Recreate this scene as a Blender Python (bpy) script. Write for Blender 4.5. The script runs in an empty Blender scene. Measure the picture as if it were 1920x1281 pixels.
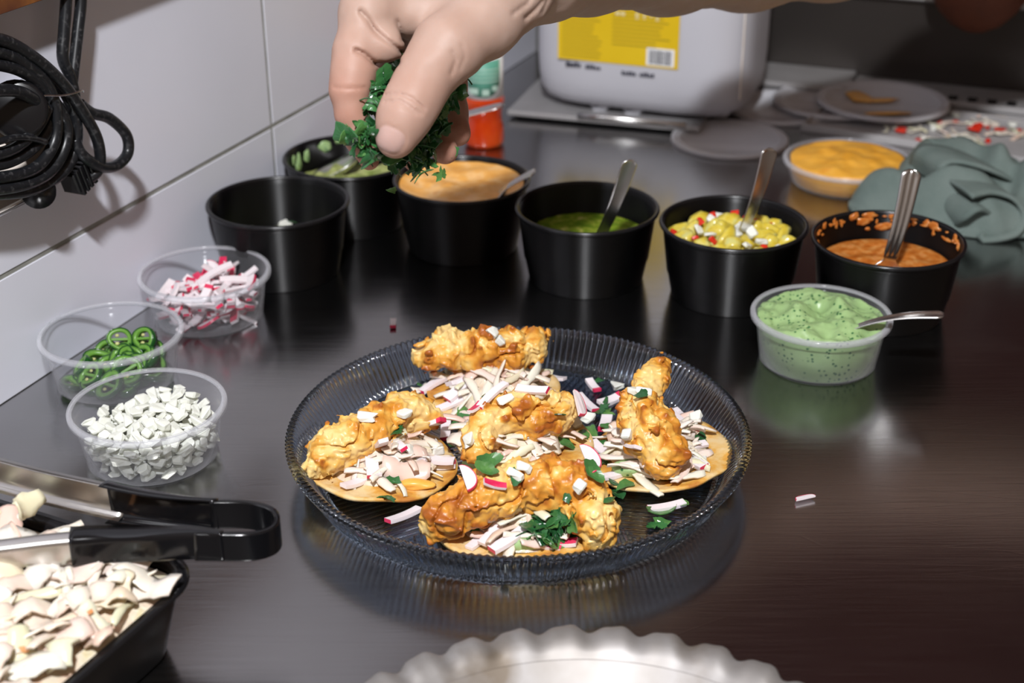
import bpy, math, random
import numpy as np
from mathutils import Vector, Matrix
from mathutils.bvhtree import BVHTree

S = bpy.context.scene
COL = S.collection
rnd = random.Random(11)
nr = np.random.RandomState(7)

# ------------------------------------------------------------------ camera
CAM_H, PITCH, ROLL, FPX = .5025, .4647, -.0044, 2805.0      # metres, radians, focal length in pixels of a 1920 wide frame
_c, _s = math.cos(PITCH), math.sin(PITCH)
FWD = np.array([0, _c, -_s]); _r0 = np.array([1., 0, 0]); _u0 = np.array([0, _s, _c])
RIGHT = math.cos(ROLL) * _r0 + math.sin(ROLL) * _u0
UP = math.cos(ROLL) * _u0 - math.sin(ROLL) * _r0
EYE = np.array([0, 0, CAM_H])
cd = bpy.data.cameras.new('camera'); cam = bpy.data.objects.new('camera', cd); COL.objects.link(cam)
cd.sensor_width = 36; cd.lens = FPX / 1920 * 36; cd.clip_start = .02
cam.matrix_world = Matrix(((RIGHT[0], UP[0], -FWD[0], EYE[0]), (RIGHT[1], UP[1], -FWD[1], EYE[1]), (RIGHT[2], UP[2], -FWD[2], EYE[2]), (0, 0, 0, 1)))
cd.dof.use_dof = True; cd.dof.focus_distance = .92; cd.dof.aperture_fstop = 7.2
S.camera = cam

# ------------------------------------------------------------------ light: dim warm room and the flash above the camera
S.view_settings.view_transform = 'Standard'; S.view_settings.look = 'None'
S.view_settings.exposure = 0.0; S.view_settings.gamma = 1.0; S.view_settings.use_curve_mapping = False
W = bpy.data.worlds.new('room_light'); S.world = W; W.use_nodes = True
W.node_tree.nodes['Background'].inputs[0].default_value = (1.0, .72, .54, 1)
W.node_tree.nodes['Background'].inputs[1].default_value = .20
fl = bpy.data.lights.new('camera_flash', 'AREA'); fl.energy = 40; fl.shape = 'RECTANGLE'; fl.size = .10; fl.size_y = .07
fl.color = (.96, .97, 1.0)
flo = bpy.data.objects.new('camera_flash', fl); COL.objects.link(flo)
flo.location = Vector(EYE - FWD * .60 + UP * .72 - RIGHT * .06)
flo.rotation_euler = (Vector((0.02, 1.05, .02)) - flo.location).to_track_quat('-Z', 'Y').to_euler()


# ------------------------------------------------------------------ helpers
def ray(x, y):
    return FWD + RIGHT * (x - 960) / FPX - UP * (y - 640.5) / FPX

def atz(x, y, z=0.):
    d = ray(x, y); return EYE + d * ((z - CAM_H) / d[2])

def atd(x, y, d):
    return EYE + ray(x, y) * d

WA = .4104
WD = np.array([math.sin(WA), math.cos(WA), 0]); WN = np.array([math.cos(WA), -math.sin(WA), 0]); WP = np.array([-.3564, .9022, 0])

def atw(x, y, o=0.):
    d = ray(x, y); return EYE + d * (((WP + WN * o - EYE) @ WN) / (d @ WN))

def pxof(P):
    X = P - EYE; z = X @ FWD
    return 960 + FPX * (X @ RIGHT) / z, 640.5 - FPX * (X @ UP) / z, z

def link(name, me, parent=None, loc=None, rot=None):
    o = bpy.data.objects.new(name, me); COL.objects.link(o)
    if parent: o.parent = parent
    if loc is not None: o.location = Vector(loc)
    if rot is not None: o.rotation_euler = rot
    return o

def mesh(name, V, Fs, mats, smooth=True, mi=None):
    me = bpy.data.meshes.new(name)
    me.from_pydata([tuple(v) for v in V], [], [tuple(int(i) for i in f) for f in Fs])
    if not isinstance(mats, (list, tuple)): mats = [mats]
    for m in mats: me.materials.append(m)
    me.polygons.foreach_set('use_smooth', [bool(smooth)] * len(me.polygons))
    if mi is not None: me.polygons.foreach_set('material_index', [int(i) for i in mi])
    me.update()
    return me

def tag(o, label=None, cat=None, group=None, kind=None):
    if label: o['label'] = label
    if cat: o['category'] = cat
    if group: o['group'] = group
    if kind: o['kind'] = kind
    return o

def empty(name, loc, label, cat, group=None, rot=None):
    o = bpy.data.objects.new(name, None); COL.objects.link(o); o.location = Vector(loc); o.empty_display_size = .01
    if rot is not None: o.rotation_euler = rot
    return tag(o, label, cat, group)

def lathe(prof, n=72, close=True):
    """profile [(r,z)] turned about z; ends at r=0 become poles"""
    V, Fs, rows = [], [], []
    for r, z in prof:
        if r < 1e-6:
            rows.append([len(V)] * n); V.append((0, 0, z))
        else:
            rows.append(list(range(len(V), len(V) + n)))
            V += [(r * math.cos(2 * math.pi * i / n), r * math.sin(2 * math.pi * i / n), z) for i in range(n)]
    for a, b in zip(rows[:-1], rows[1:]):
        for i in range(n):
            j = (i + 1) % n
            f = [a[i], a[j], b[j], b[i]]
            g = []
            for q in f:
                if q not in g: g.append(q)
            if len(g) > 2: Fs.append(g)
    return V, Fs

def catmull(P, m=8):
    P = [np.asarray(p, float) for p in P]
    Q = [2 * P[0] - P[1]] + P + [2 * P[-1] - P[-2]]
    out = []
    for i in range(1, len(Q) - 2):
        a, b, c, d = Q[i - 1:i + 3]
        for k in range(m):
            t = k / m
            out.append(.5 * (2 * b + (c - a) * t + (2 * a - 5 * b + 4 * c - d) * t * t + (3 * b - a - 3 * c + d) * t ** 3))
    out.append(P[-1])
    return out

def frames(P):
    P = [Vector(p) for p in P]
    T = [(P[min(i + 1, len(P) - 1)] - P[max(i - 1, 0)]).normalized() for i in range(len(P))]
    n = T[0].orthogonal().normalized(); N = []
    for t in T:
        n = (n - t * n.dot(t)).normalized(); N.append(n.copy())
    return P, T, N

def tube(P, r, n=10, V=None, Fs=None):
    V = [] if V is None else V; Fs = [] if Fs is None else Fs
    P, T, N = frames(P); base = len(V)
    rr = r if callable(r) else (lambda u: r)
    for i, (p, t, nn) in enumerate(zip(P, T, N)):
        b = t.cross(nn); R = rr(i / (len(P) - 1))
        for k in range(n):
            a = 2 * math.pi * k / n
            V.append(tuple(p + nn * (R * math.cos(a)) + b * (R * math.sin(a))))
    for i in range(len(P) - 1):
        for k in range(n):
            k2 = (k + 1) % n
            Fs.append((base + i * n + k, base + i * n + k2, base + (i + 1) * n + k2, base + (i + 1) * n + k))
    Fs.append(tuple(base + k for k in reversed(range(n)))); Fs.append(tuple(base + (len(P) - 1) * n + k for k in range(n)))
    return V, Fs

def box(lo, hi, bev=0.0, M=None):
    """bevelled box between two corners (one chamfer), optional 4x4"""
    (x0, y0, z0), (x1, y1, z1) = lo, hi
    V, Fs = [], []
    if bev <= 0:
        V = [(x, y, z) for x in (x0, x1) for y in (y0, y1) for z in (z0, z1)]
        Fs = [(0, 1, 3, 2), (4, 6, 7, 5), (0, 4, 5, 1), (2, 3, 7, 6), (0, 2, 6, 4), (1, 5, 7, 3)]
    else:
        b = bev
        idx = {}
        for ix in (0, 1):
            for iy in (0, 1):
                for iz in (0, 1):
                    X, Y, Z = (x0, x1)[ix], (y0, y1)[iy], (z0, z1)[iz]
                    sx, sy, sz = (b, -b)[ix], (b, -b)[iy], (b, -b)[iz]
                    for ax, v in enumerate(((X, Y + sy, Z + sz), (X + sx, Y, Z + sz), (X + sx, Y + sy, Z))):
                        idx[ix, iy, iz, ax] = len(V); V.append(v)
        I = idx
        for s in (0, 1):
            f = [I[s, 0, 0, 0], I[s, 1, 0, 0], I[s, 1, 1, 0], I[s, 0, 1, 0]]; Fs.append(f if s else f[::-1])
            f = [I[0, s, 0, 1], I[1, s, 0, 1], I[1, s, 1, 1], I[0, s, 1, 1]]; Fs.append(f if not s else f[::-1])
            f = [I[0, 0, s, 2], I[1, 0, s, 2], I[1, 1, s, 2], I[0, 1, s, 2]]; Fs.append(f if s else f[::-1])
        for a in (0, 1):
            for c in (0, 1):
                Fs.append([I[a, c, 0, 0], I[a, c, 1, 0], I[a, c, 1, 1], I[a, c, 0, 1]])
                Fs.append([I[a, 0, c, 0], I[a, 1, c, 0], I[a, 1, c, 2], I[a, 0, c, 2]])
                Fs.append([I[0, a, c, 1], I[1, a, c, 1], I[1, a, c, 2], I[0, a, c, 2]])
                for e in (0, 1): Fs.append([I[a, c, e, 0], I[a, c, e, 1], I[a, c, e, 2]])
    if M is not None: V = [tuple(M @ Vector(v)) for v in V]
    return V, Fs

def merge(*parts):
    V, Fs = [], []
    for v, f in parts:
        b = len(V); V += list(v); Fs += [tuple(i + b for i in g) for g in f]
    return V, Fs

def grid_solid(top, bot):
    """closed shell from two equal (m,n,3) vertex grids"""
    m, n = top.shape[:2]
    V = np.concatenate([top.reshape(-1, 3), bot.reshape(-1, 3)]); o = m * n; Fs = []
    for i in range(m - 1):
        for j in range(n - 1):
            a = i * n + j
            Fs.append((a, a + n, a + n + 1, a + 1)); Fs.append((o + a, o + a + 1, o + a + n + 1, o + a + n))
    for j in range(n - 1):
        Fs.append((j, j + 1, o + j + 1, o + j)); a = (m - 1) * n + j; Fs.append((a + 1, a, o + a, o + a + 1))
    for i in range(m - 1):
        a = i * n; Fs.append((a + n, a, o + a, o + a + n)); a = i * n + n - 1; Fs.append((a, a + n, o + a + n, o + a))
    return V, Fs

_LAT = nr.rand(64, 64, 64).astype(np.float32)
def vnoise(P):
    P = np.asarray(P); i = np.floor(P).astype(int); f = P - i; f = f * f * (3 - 2 * f)
    x0, y0, z0 = (i[..., 0] % 64, i[..., 1] % 64, i[..., 2] % 64); x1, y1, z1 = (x0 + 1) % 64, (y0 + 1) % 64, (z0 + 1) % 64
    fx, fy, fz = f[..., 0], f[..., 1], f[..., 2]; L = _LAT
    a = L[x0, y0, z0] * (1 - fx) + L[x1, y0, z0] * fx; b = L[x0, y1, z0] * (1 - fx) + L[x1, y1, z0] * fx
    c = L[x0, y0, z1] * (1 - fx) + L[x1, y0, z1] * fx; d = L[x0, y1, z1] * (1 - fx) + L[x1, y1, z1] * fx
    return (a * (1 - fy) + b * fy) * (1 - fz) + (c * (1 - fy) + d * fy) * fz - .5

def fbm(P, o=3):
    return sum(vnoise(P * 2 ** k + 17.3 * k) / 2 ** k for k in range(o))

def sdf_mesh(f, lo, hi, h, margin=0.0):
    """surface nets of f(points)->distance, evaluated only near the surface"""
    B = 4; lo = np.asarray(lo, float); nb = np.maximum(1, np.ceil((np.asarray(hi) - lo) / (h * B)).astype(int))
    ci = np.stack(np.meshgrid(*[np.arange(k) for k in nb], indexing='ij'), -1).reshape(-1, 3)
    cc = lo + (ci + .5 - .5 / B) * B * h; dc = f(cc)
    act = np.abs(dc) < B * h * .95 + margin
    sg = np.where(dc < 0, -1., 1.).reshape(nb)
    v = np.repeat(np.repeat(np.repeat(sg, B, 0), B, 1), B, 2).astype(np.float32)
    off = np.stack(np.meshgrid(*[np.arange(B)] * 3, indexing='ij'), -1).reshape(-1, 3)
    gi = (ci[act][:, None] * B + off[None]).reshape(-1, 3)
    for k in range(0, len(gi), 400000):
        g = gi[k:k + 400000]; v[g[:, 0], g[:, 1], g[:, 2]] = f(lo + g * h)
    s = v < 0
    cnt = sum(s[a:s.shape[0] - 1 + a, b:s.shape[1] - 1 + b, c:s.shape[2] - 1 + c].astype(np.int8) for a in (0, 1) for b in (0, 1) for c in (0, 1))
    m = (cnt > 0) & (cnt < 8); cells = np.argwhere(m); idx = -np.ones(m.shape, int); idx[m] = np.arange(len(cells))
    cor = np.array([(a, b, c) for a in (0, 1) for b in (0, 1) for c in (0, 1)])
    q = cells[:, None] + cor[None]; val = v[q[..., 0], q[..., 1], q[..., 2]]
    acc = np.zeros((len(cells), 3)); n = np.zeros(len(cells))
    for a in range(8):
        for b in range(a + 1, 8):
            if np.abs(cor[a] - cor[b]).sum() != 1: continue
            va, vb = val[:, a], val[:, b]; x = (va < 0) != (vb < 0)
            t = va / np.where(x, va - vb, 1)
            p = cor[a] + (cor[b] - cor[a]) * t[:, None]; acc += np.where(x[:, None], p, 0); n += x
    V = lo + (cells + acc / n[:, None]) * h
    Fs = []
    for ax in range(3):
        sl0 = [slice(None)] * 3; sl1 = [slice(None)] * 3; sl0[ax] = slice(0, -1); sl1[ax] = slice(1, None)
        a0, a1 = s[tuple(sl0)], s[tuple(sl1)]; e = np.argwhere(a0 != a1); o1, o2 = (ax + 1) % 3, (ax + 2) % 3
        e = e[(e[:, o1] > 0) & (e[:, o2] > 0) & (e[:, o1] < m.shape[o1]) & (e[:, o2] < m.shape[o2])]
        d1 = np.zeros(3, int); d1[o1] = 1; d2 = np.zeros(3, int); d2[o2] = 1
        g = lambda w: idx[w[:, 0], w[:, 1], w[:, 2]]
        Q = np.stack([g(e - d1 - d2), g(e - d2), g(e), g(e - d1)], 1)
        fl_ = a0[e[:, 0], e[:, 1], e[:, 2]]
        Q = np.where(fl_[:, None], Q, Q[:, ::-1]); Fs.append(Q[(Q >= 0).all(1)])
    return V, np.concatenate(Fs)

def smin(a, b, k):
    h = np.maximum(k - np.abs(a - b), 0) / k
    return np.minimum(a, b) - h * h * k * .25

def cone(p, a, b, ra, rb):
    ba = b - a; t = np.clip(((p - a) @ ba) / (ba @ ba), 0, 1)
    return np.linalg.norm(p - a - t[:, None] * ba, axis=1) - (ra + (rb - ra) * t)


# ------------------------------------------------------------------ materials
def mat(name, col, rough=.5, metal=0., spec=.5, coat=0., sss=0., sss_r=(.01, .006, .004), trans=0., ior=1.45):
    m = bpy.data.materials.new(name); m.use_nodes = True; b = m.node_tree.nodes['Principled BSDF']
    b.inputs['Base Color'].default_value = (*col, 1); b.inputs['Roughness'].default_value = rough; b.inputs['Metallic'].default_value = metal
    b.inputs['Specular IOR Level'].default_value = spec; b.inputs['Coat Weight'].default_value = coat; b.inputs['Coat Roughness'].default_value = .08
    b.inputs['Transmission Weight'].default_value = trans; b.inputs['IOR'].default_value = ior
    if sss:
        b.inputs['Subsurface Weight'].default_value = sss; b.inputs['Subsurface Radius'].default_value = sss_r; b.inputs['Subsurface Scale'].default_value = 1
    return m

def nd(m, t, **kw):
    n = m.node_tree.nodes.new(t)
    for k, v in kw.items(): setattr(n, k, v)
    return n

def lk(m, a, b): m.node_tree.links.new(a, b)

def coords(m, scale=(1, 1, 1), rot=(0, 0, 0), out='Object'):
    t = nd(m, 'ShaderNodeTexCoord'); mp = nd(m, 'ShaderNodeMapping'); mp.inputs['Scale'].default_value = scale; mp.inputs['Rotation'].default_value = rot
    lk(m, t.outputs[out], mp.inputs[0]); return mp.outputs[0]

def noise(m, scale, detail=3, vec=None, rough=.5, dist=0.):
    n = nd(m, 'ShaderNodeTexNoise'); n.inputs['Scale'].default_value = scale; n.inputs['Detail'].default_value = detail
    n.inputs['Roughness'].default_value = rough; n.inputs['Distortion'].default_value = dist
    lk(m, vec if vec is not None else coords(m), n.inputs['Vector']); return n.outputs[0]

def ramp(m, fac, stops, interp='LINEAR'):
    r = nd(m, 'ShaderNodeValToRGB'); r.color_ramp.interpolation = interp; e = r.color_ramp.elements
    while len(e) < len(stops): e.new(.5)
    for el, (p, c) in zip(e, stops): el.position = p; el.color = (*c, 1) if len(c) == 3 else c
    lk(m, fac, r.inputs[0]); return r.outputs[0]

def bump(m, h, strength=.3, dist=.002):
    b = nd(m, 'ShaderNodeBump'); b.inputs['Strength'].default_value = strength; b.inputs['Distance'].default_value = dist
    lk(m, h, b.inputs['Height']); lk(m, b.outputs[0], m.node_tree.nodes['Principled BSDF'].inputs['Normal'])

def setc(m, sock, inp='Base Color'): lk(m, sock, m.node_tree.nodes['Principled BSDF'].inputs[inp])

def mixc(m, fac, a, b):
    x = nd(m, 'ShaderNodeMix', data_type='RGBA')
    if isinstance(fac, float): x.inputs[0].default_value = fac
    else: lk(m, fac, x.inputs[0])
    for k, v in ((6, a), (7, b)):
        if isinstance(v, tuple): x.inputs[k].default_value = (*v, 1)
        else: lk(m, v, x.inputs[k])
    return x.outputs[2]

def mottled(name, stops, scale, rough=.5, detail=3, bstr=0., bscale=None, bdist=.001, **kw):
    m = mat(name, stops[0][1], rough, **kw); n = noise(m, scale, detail); setc(m, ramp(m, n, stops))
    if bstr: bump(m, noise(m, bscale or scale * 3, 3), bstr, bdist)
    return m

def clear_plastic(name, tint=(.96, .965, .975), milky=.018, rough=.10):
    m = bpy.data.materials.new(name); m.use_nodes = True; t = m.node_tree
    p = t.nodes['Principled BSDF']; p.inputs['Base Color'].default_value = (.82, .82, .86, 1); p.inputs['Roughness'].default_value = rough
    tr = nd(m, 'ShaderNodeBsdfTransparent'); tr.inputs[0].default_value = (*tint, 1)
    lw = nd(m, 'ShaderNodeLayerWeight'); fr = nd(m, 'ShaderNodeMath', operation='POWER'); fr.inputs[1].default_value = 4.0; lk(m, lw.outputs['Facing'], fr.inputs[0])
    ad = nd(m, 'ShaderNodeMath', operation='MULTIPLY_ADD'); ad.inputs[1].default_value = .55; ad.inputs[2].default_value = milky; ad.use_clamp = True
    lk(m, fr.outputs[0], ad.inputs[0]); mx = nd(m, 'ShaderNodeMixShader')
    lk(m, ad.outputs[0], mx.inputs[0]); lk(m, tr.outputs[0], mx.inputs[1]); lk(m, p.outputs[0], mx.inputs[2])
    lk(m, mx.outputs[0], t.nodes['Material Output'].inputs[0]); return m

M = {}
# worktop steel: brushed, scratched
m = mat('brushed_worktop_steel', (.42, .41, .41), .2, 1.0)
n1 = noise(m, 1.0, 4, coords(m, (14, 420, 1), (0, 0, .12)), .6); n2 = noise(m, 5, 3)
sc = nd(m, 'ShaderNodeTexVoronoi', feature='DISTANCE_TO_EDGE'); sc.inputs['Scale'].default_value = 1; lk(m, coords(m, (7, 60, 1), (0, 0, .25)), sc.inputs['Vector'])
sc2 = ramp(m, sc.outputs[0], [(0, (1, 1, 1)), (.012, (0, 0, 0))])
setc(m, mixc(m, ramp(m, n2, [(.35, (0, 0, 0)), (.7, (1, 1, 1))]), (.42, .415, .415), (.33, .325, .325)))
ad = nd(m, 'ShaderNodeMath', operation='MULTIPLY_ADD'); ad.inputs[1].default_value = .16; ad.inputs[2].default_value = .125; lk(m, n1, ad.inputs[0]); setc(m, ad.outputs[0], 'Roughness')
bump(m, mixc(m, .25, n1, sc2), .06, .0006)
m.node_tree.nodes['Principled BSDF'].inputs['Anisotropic'].default_value = .3
M['worktop'] = m
M['steel'] = mat('polished_steel', (.66, .65, .64), .27, 1.0)
M['steel_satin'] = mottled('satin_steel', [(.3, (.55, .53, .5)), (.7, (.66, .64, .62))], 30, .3, metal=1.0)
m = mat('dark_steel_panel', (.07, .062, .058), .38, .6); setc(m, ramp(m, noise(m, 3, 3), [(.3, (.05, .043, .039)), (.7, (.085, .075, .069))])); M['panel'] = m
M['maroon'] = mottled('dark_maroon_panel', [(.3, (.034, .012, .011)), (.7, (.046, .016, .014))], 3, .75, spec=.1)
M['tile'] = mottled('white_glazed_tile', [(.3, (.69, .70, .78)), (.7, (.73, .74, .82))], 6, .28, bstr=.04, bscale=14, bdist=.002)
M['grout'] = mottled('grey_grout', [(.3, (.22, .22, .2)), (.7, (.32, .32, .29))], 60, .9)
m = mat('black_plastic', (.002, .002, .0025), .44, spec=.45); m.node_tree.nodes['Principled BSDF'].inputs['Anisotropic'].default_value = 1.0; m.node_tree.nodes['Principled BSDF'].inputs['Anisotropic Rotation'].default_value = .25
tn_ = nd(m, 'ShaderNodeTangent', direction_type='RADIAL', axis='Z'); lk(m, tn_.outputs[0], m.node_tree.nodes['Principled BSDF'].inputs['Tangent']); M['cup_black'] = m
M['steel_pale'] = mottled('pale_satin_steel', [(.3, (.40, .39, .39)), (.7, (.47, .46, .46))], 20, .38, metal=.45)
M['black'] = mat('black_plastic_plain', (.006, .006, .007), .24)
M['black_rubber'] = mottled('black_cable_rubber', [(.55, (.009, .01, .012)), (.75, (.05, .05, .052))], 320, .34, detail=2)
M['grip'] = mat('glossy_black_grip', (.005, .005, .006), .14)
M['white_plastic'] = mottled('white_plastic', [(.3, (.50, .50, .54)), (.7, (.54, .54, .585))], 8, .42)
M['dirty_white'] = mottled('stained_white_plastic', [(.35, (.72, .70, .68)), (.8, (.55, .44, .34))], 14, .5)
M['clear'] = clear_plastic('clear_plastic', milky=.035)
M['clear_rim'] = clear_plastic('clear_plastic_rim', milky=.20)
M['lid'] = clear_plastic('frosted_lid_plastic', (.85, .86, .88), .60, .35)
M['glass'] = mat('smoky_blue_glass', (.54, .66, .82), .05, trans=1.0, ior=1.48)
M['alu'] = mottled('worn_aluminium', [(.3, (.22, .20, .18)), (.55, (.29, .275, .265)), (.75, (.16, .13, .10))], 22, .5, metal=.55, detail=4)
M['rust'] = mottled('rusty_shelf', [(.3, (.07, .018, .010)), (.55, (.16, .055, .015)), (.75, (.34, .13, .02))], 40, .6)
M['clay'] = mottled('dark_red_clay', [(.3, (.10, .028, .012)), (.7, (.17, .05, .022))], 18, .6)
# food
m = mat('fried_batter', (.85, .5, .12), .36, sss=.12, sss_r=(.006, .003, .001)); v = nd(m, 'ShaderNodeAttribute'); v.attribute_name = 'crust'
n = noise(m, 120, 3); a = nd(m, 'ShaderNodeMath', operation='MULTIPLY_ADD'); a.inputs[1].default_value = .35; lk(m, n, a.inputs[0]); lk(m, v.outputs['Fac'], a.inputs[2])
setc(m, ramp(m, a.outputs[0], [(.26, (.80, .56, .22)), (.44, (.74, .42, .09)), (.66, (.62, .26, .03)), (.95, (.36, .10, .012))])); bump(m, noise(m, 420, 3), .35, .0008)
M['batter'] = m
m = mat('corn_tostada', (.8, .5, .15), .5, sss=.1, sss_r=(.004, .002, .001)); n = noise(m, 60, 5)
setc(m, ramp(m, n, [(.40, (.72, .53, .27)), (.49, (.68, .44, .16)), (.55, (.64, .33, .06)), (.66, (.46, .18, .03))])); bump(m, noise(m, 300, 3), .4, .0008); M['tostada'] = m
m = mat('dressed_cabbage', (.84, .78, .68), .3, sss=.25, sss_r=(.004, .003, .002)); oi = nd(m, 'ShaderNodeObjectInfo')
c1 = ramp(m, oi.outputs['Random'], [(0, (.78, .71, .60)), (.3, (.76, .67, .56)), (.45, (.76, .52, .44)), (.6, (.70, .68, .46)), (.8, (.80, .76, .68)), (1, (.76, .58, .50))], 'LINEAR')
setc(m, mixc(m, ramp(m, noise(m, 90, 2), [(.55, (0, 0, 0)), (.8, (.4, .4, .4))]), c1, (.86, .66, .52))); M['cabbage'] = m
M['slaw'] = mottled('creamy_slaw_dressing', [(.3, (.70, .46, .34)), (.45, (.72, .58, .44)), (.6, (.74, .66, .52)), (.8, (.60, .52, .24))], 90, .3, bstr=.6, bscale=160, bdist=.003, sss=.2, sss_r=(.004, .003, .002))
M['radish'] = mat('radish_flesh', (.84, .74, .76), .28, sss=.35, sss_r=(.006, .004, .004))
M['radish_skin'] = mottled('radish_skin', [(.3, (.62, .012, .075)), (.7, (.70, .05, .12))], 200, .3)
M['onion'] = mat('raw_onion', (.82, .82, .76), .25, sss=.4, sss_r=(.006, .006, .005))
M['onion_white'] = mat('chopped_onion', (.76, .77, .69), .28, sss=.3, sss_r=(.005, .005, .004))
m = mat('coriander_leaf', (.02, .11, .025), .24, spec=.7); oi = nd(m, 'ShaderNodeObjectInfo')
setc(m, mixc(m, noise(m, 160, 2), ramp(m, oi.outputs['Random'], [(0, (.008, .042, .015)), (.4, (.020, .10, .030)), (.7, (.055, .19, .05)), (1, (.16, .32, .07))]), (.020, .095, .028))); M['leaf'] = m
M['jal_skin'] = mat('jalapeno_skin', (.008, .065, .010), .16, coat=.3)
M['jal_flesh'] = mat('jalapeno_flesh', (.13, .30, .045), .3, sss=.2)
M['seed'] = mat('pepper_seed', (.50, .50, .20), .4)
m = mat('green_crema', (.35, .55, .24), .35, sss=.15, sss_r=(.004, .004, .002)); vo = nd(m, 'ShaderNodeTexVoronoi'); vo.inputs['Scale'].default_value = 280; lk(m, coords(m), vo.inputs['Vector'])
sp = nd(m, 'ShaderNodeMath', operation='MULTIPLY'); lk(m, ramp(m, vo.outputs['Distance'], [(.22, (1, 1, 1)), (.34, (0, 0, 0))]), sp.inputs[0]); lk(m, ramp(m, noise(m, 70, 2), [(.44, (0, 0, 0)), (.52, (1, 1, 1))]), sp.inputs[1])
setc(m, mixc(m, sp.outputs[0], ramp(m, noise(m, 45, 3), [(.3, (.27, .41, .17)), (.7, (.34, .49, .22))]), (.03, .13, .04))); M['crema'] = m
M['orange_sauce'] = mottled('orange_chipotle_sauce', [(.3, (.80, .36, .06)), (.5, (.86, .44, .11)), (.62, (.88, .52, .2)), (.8, (.70, .25, .03))], 70, .3, bstr=.25, bscale=60, bdist=.003)
M['green_salsa'] = mottled('green_salsa', [(.3, (.09, .17, .012)), (.5, (.16, .24, .018)), (.62, (.28, .33, .04)), (.74, (.55, .50, .16))], 120, .12, bstr=.2, bscale=90, bdist=.002)
M['tomato_salsa'] = mottled('orange_tomato_salsa', [(.3, (.40, .10, .012)), (.5, (.52, .17, .03)), (.66, (.62, .28, .08)), (.8, (.62, .12, .03))], 130, .16, bstr=.3, bscale=110, bdist=.002)
M['guac'] = mottled('guacamole', [(.3, (.20, .26, .06)), (.5, (.34, .38, .13)), (.7, (.48, .48, .22))], 70, .35, bstr=.5, bscale=80, bdist=.003)
M['dip'] = mottled('orange_cheese_dip', [(.3, (.80, .36, .03)), (.6, (.86, .44, .06)), (.8, (.78, .30, .03))], 50, .4, bstr=.4, bscale=60, bdist=.002)
M['smear'] = mottled('orange_smear', [(.3, (.78, .36, .04)), (.7, (.84, .46, .10))], 60, .3)
M['pineapple'] = mottled('pineapple_flesh', [(.3, (.58, .43, .03)), (.5, (.64, .51, .07)), (.7, (.58, .58, .24))], 90, .22, sss=.3, sss_r=(.006, .005, .001))
M['red_pepper'] = mat('red_pepper', (.62, .03, .012), .2)
M['towel'] = mottled('grey_green_towel', [(.3, (.115, .155, .140)), (.7, (.155, .195, .178))], 40, .85, bstr=.6, bscale=500, bdist=.001)
m = mat('skin', (.72, .42, .30), .42, spec=.3, sss=.18, sss_r=(.012, .005, .003)); va = nd(m, 'ShaderNodeAttribute'); va.attribute_name = 'redness'; vb = nd(m, 'ShaderNodeAttribute'); vb.attribute_name = 'nail'
base = ramp(m, noise(m, 60, 3), [(.3, (.385, .268, .212)), (.7, (.412, .298, .243))])
setc(m, mixc(m, vb.outputs['Fac'], mixc(m, va.outputs['Fac'], base, (.38, .155, .10)), (.44, .29, .25)))
rm = nd(m, 'ShaderNodeMath', operation='MULTIPLY_ADD'); rm.inputs[1].default_value = -.2; rm.inputs[2].default_value = .50; lk(m, vb.outputs['Fac'], rm.inputs[0]); setc(m, rm.outputs[0], 'Roughness')
bump(m, noise(m, 900, 2), .12, .0004); M['skin'] = m


# ================================================================== the setting
def prism(poly, z0, z1):
    n = len(poly); V = [(x, y, z0) for x, y in poly] + [(x, y, z1) for x, y in poly]
    Fs = [tuple(range(n))[::-1], tuple(range(n, 2 * n))] + [(i, (i + 1) % n, n + (i + 1) % n, n + i) for i in range(n)]
    return V, Fs

CORNER = WP + WD * .985
BA = .37                                               # the back wall runs to the right and towards the camera
BE = np.array([math.cos(BA), -math.sin(BA), 0]); BN = np.array([-math.sin(BA), -math.cos(BA), 0])
fr_l = WP - WD * .80
poly = [tuple(fr_l[:2]), (1.25, fr_l[1]), tuple((CORNER + BE * 1.5)[:2]), tuple(CORNER[:2])]
wt = link('worktop', mesh('worktop', *prism(poly, -.04, 0), M['worktop'], False)); tag(wt, 'scratched stainless steel worktop under all the dishes', 'worktop')
MW = Matrix(((WN[0], WD[0], 0, WP[0]), (WN[1], WD[1], 0, WP[1]), (0, 0, 1, 0), (0, 0, 0, 1)))         # wall frame: x out of the wall, y along it
MBK = Matrix(((BE[0], BN[0], 0, CORNER[0]), (BE[1], BN[1], 0, CORNER[1]), (0, 0, 1, 0), (0, 0, 0, 1)))  # back frame: x along, y out of the wall
wall = link('wall_left', mesh('wall_left', *box((-.06, -1.2, -.04), (-.0008, 1.0, 1.3), 0, MW), M['grout'], False)); tag(wall, kind='structure')
sj = [-1.2, -.826, -.226, .3735, .9735]
zj = [0, .0882, .388, .688, .988, 1.288]
for i in range(len(sj) - 1):
    for k in range(len(zj) - 1):
        g = .0019
        link('tile', mesh('tile', *box((-.006, sj[i] + g, zj[k] + (g if k else .0005)), (0, sj[i + 1] - g, zj[k + 1] - g), .0004, MW), M['tile'], False), wall)
wb = link('wall_back', mesh('wall_back', *box((-.02, -.05, -.04), (1.6, 0, 1.3), 0, MBK), M['panel'], False)); tag(wb, kind='structure')
wu = link('wall_back_added', mesh('wall_back_added', *box((-.02, .0002, .1135), (1.6, .006, 1.3), 0, MBK), M['maroon'], False)); tag(wu, kind='structure')  # added, out of view: darkens and reddens what the worktop mirrors
tr = link('trim_1', mesh('trim_1', *box((.1, .0002, .098), (1.5, .010, .1132), .002, MBK), M['steel_pale'], False)); tag(tr, kind='structure')
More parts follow.
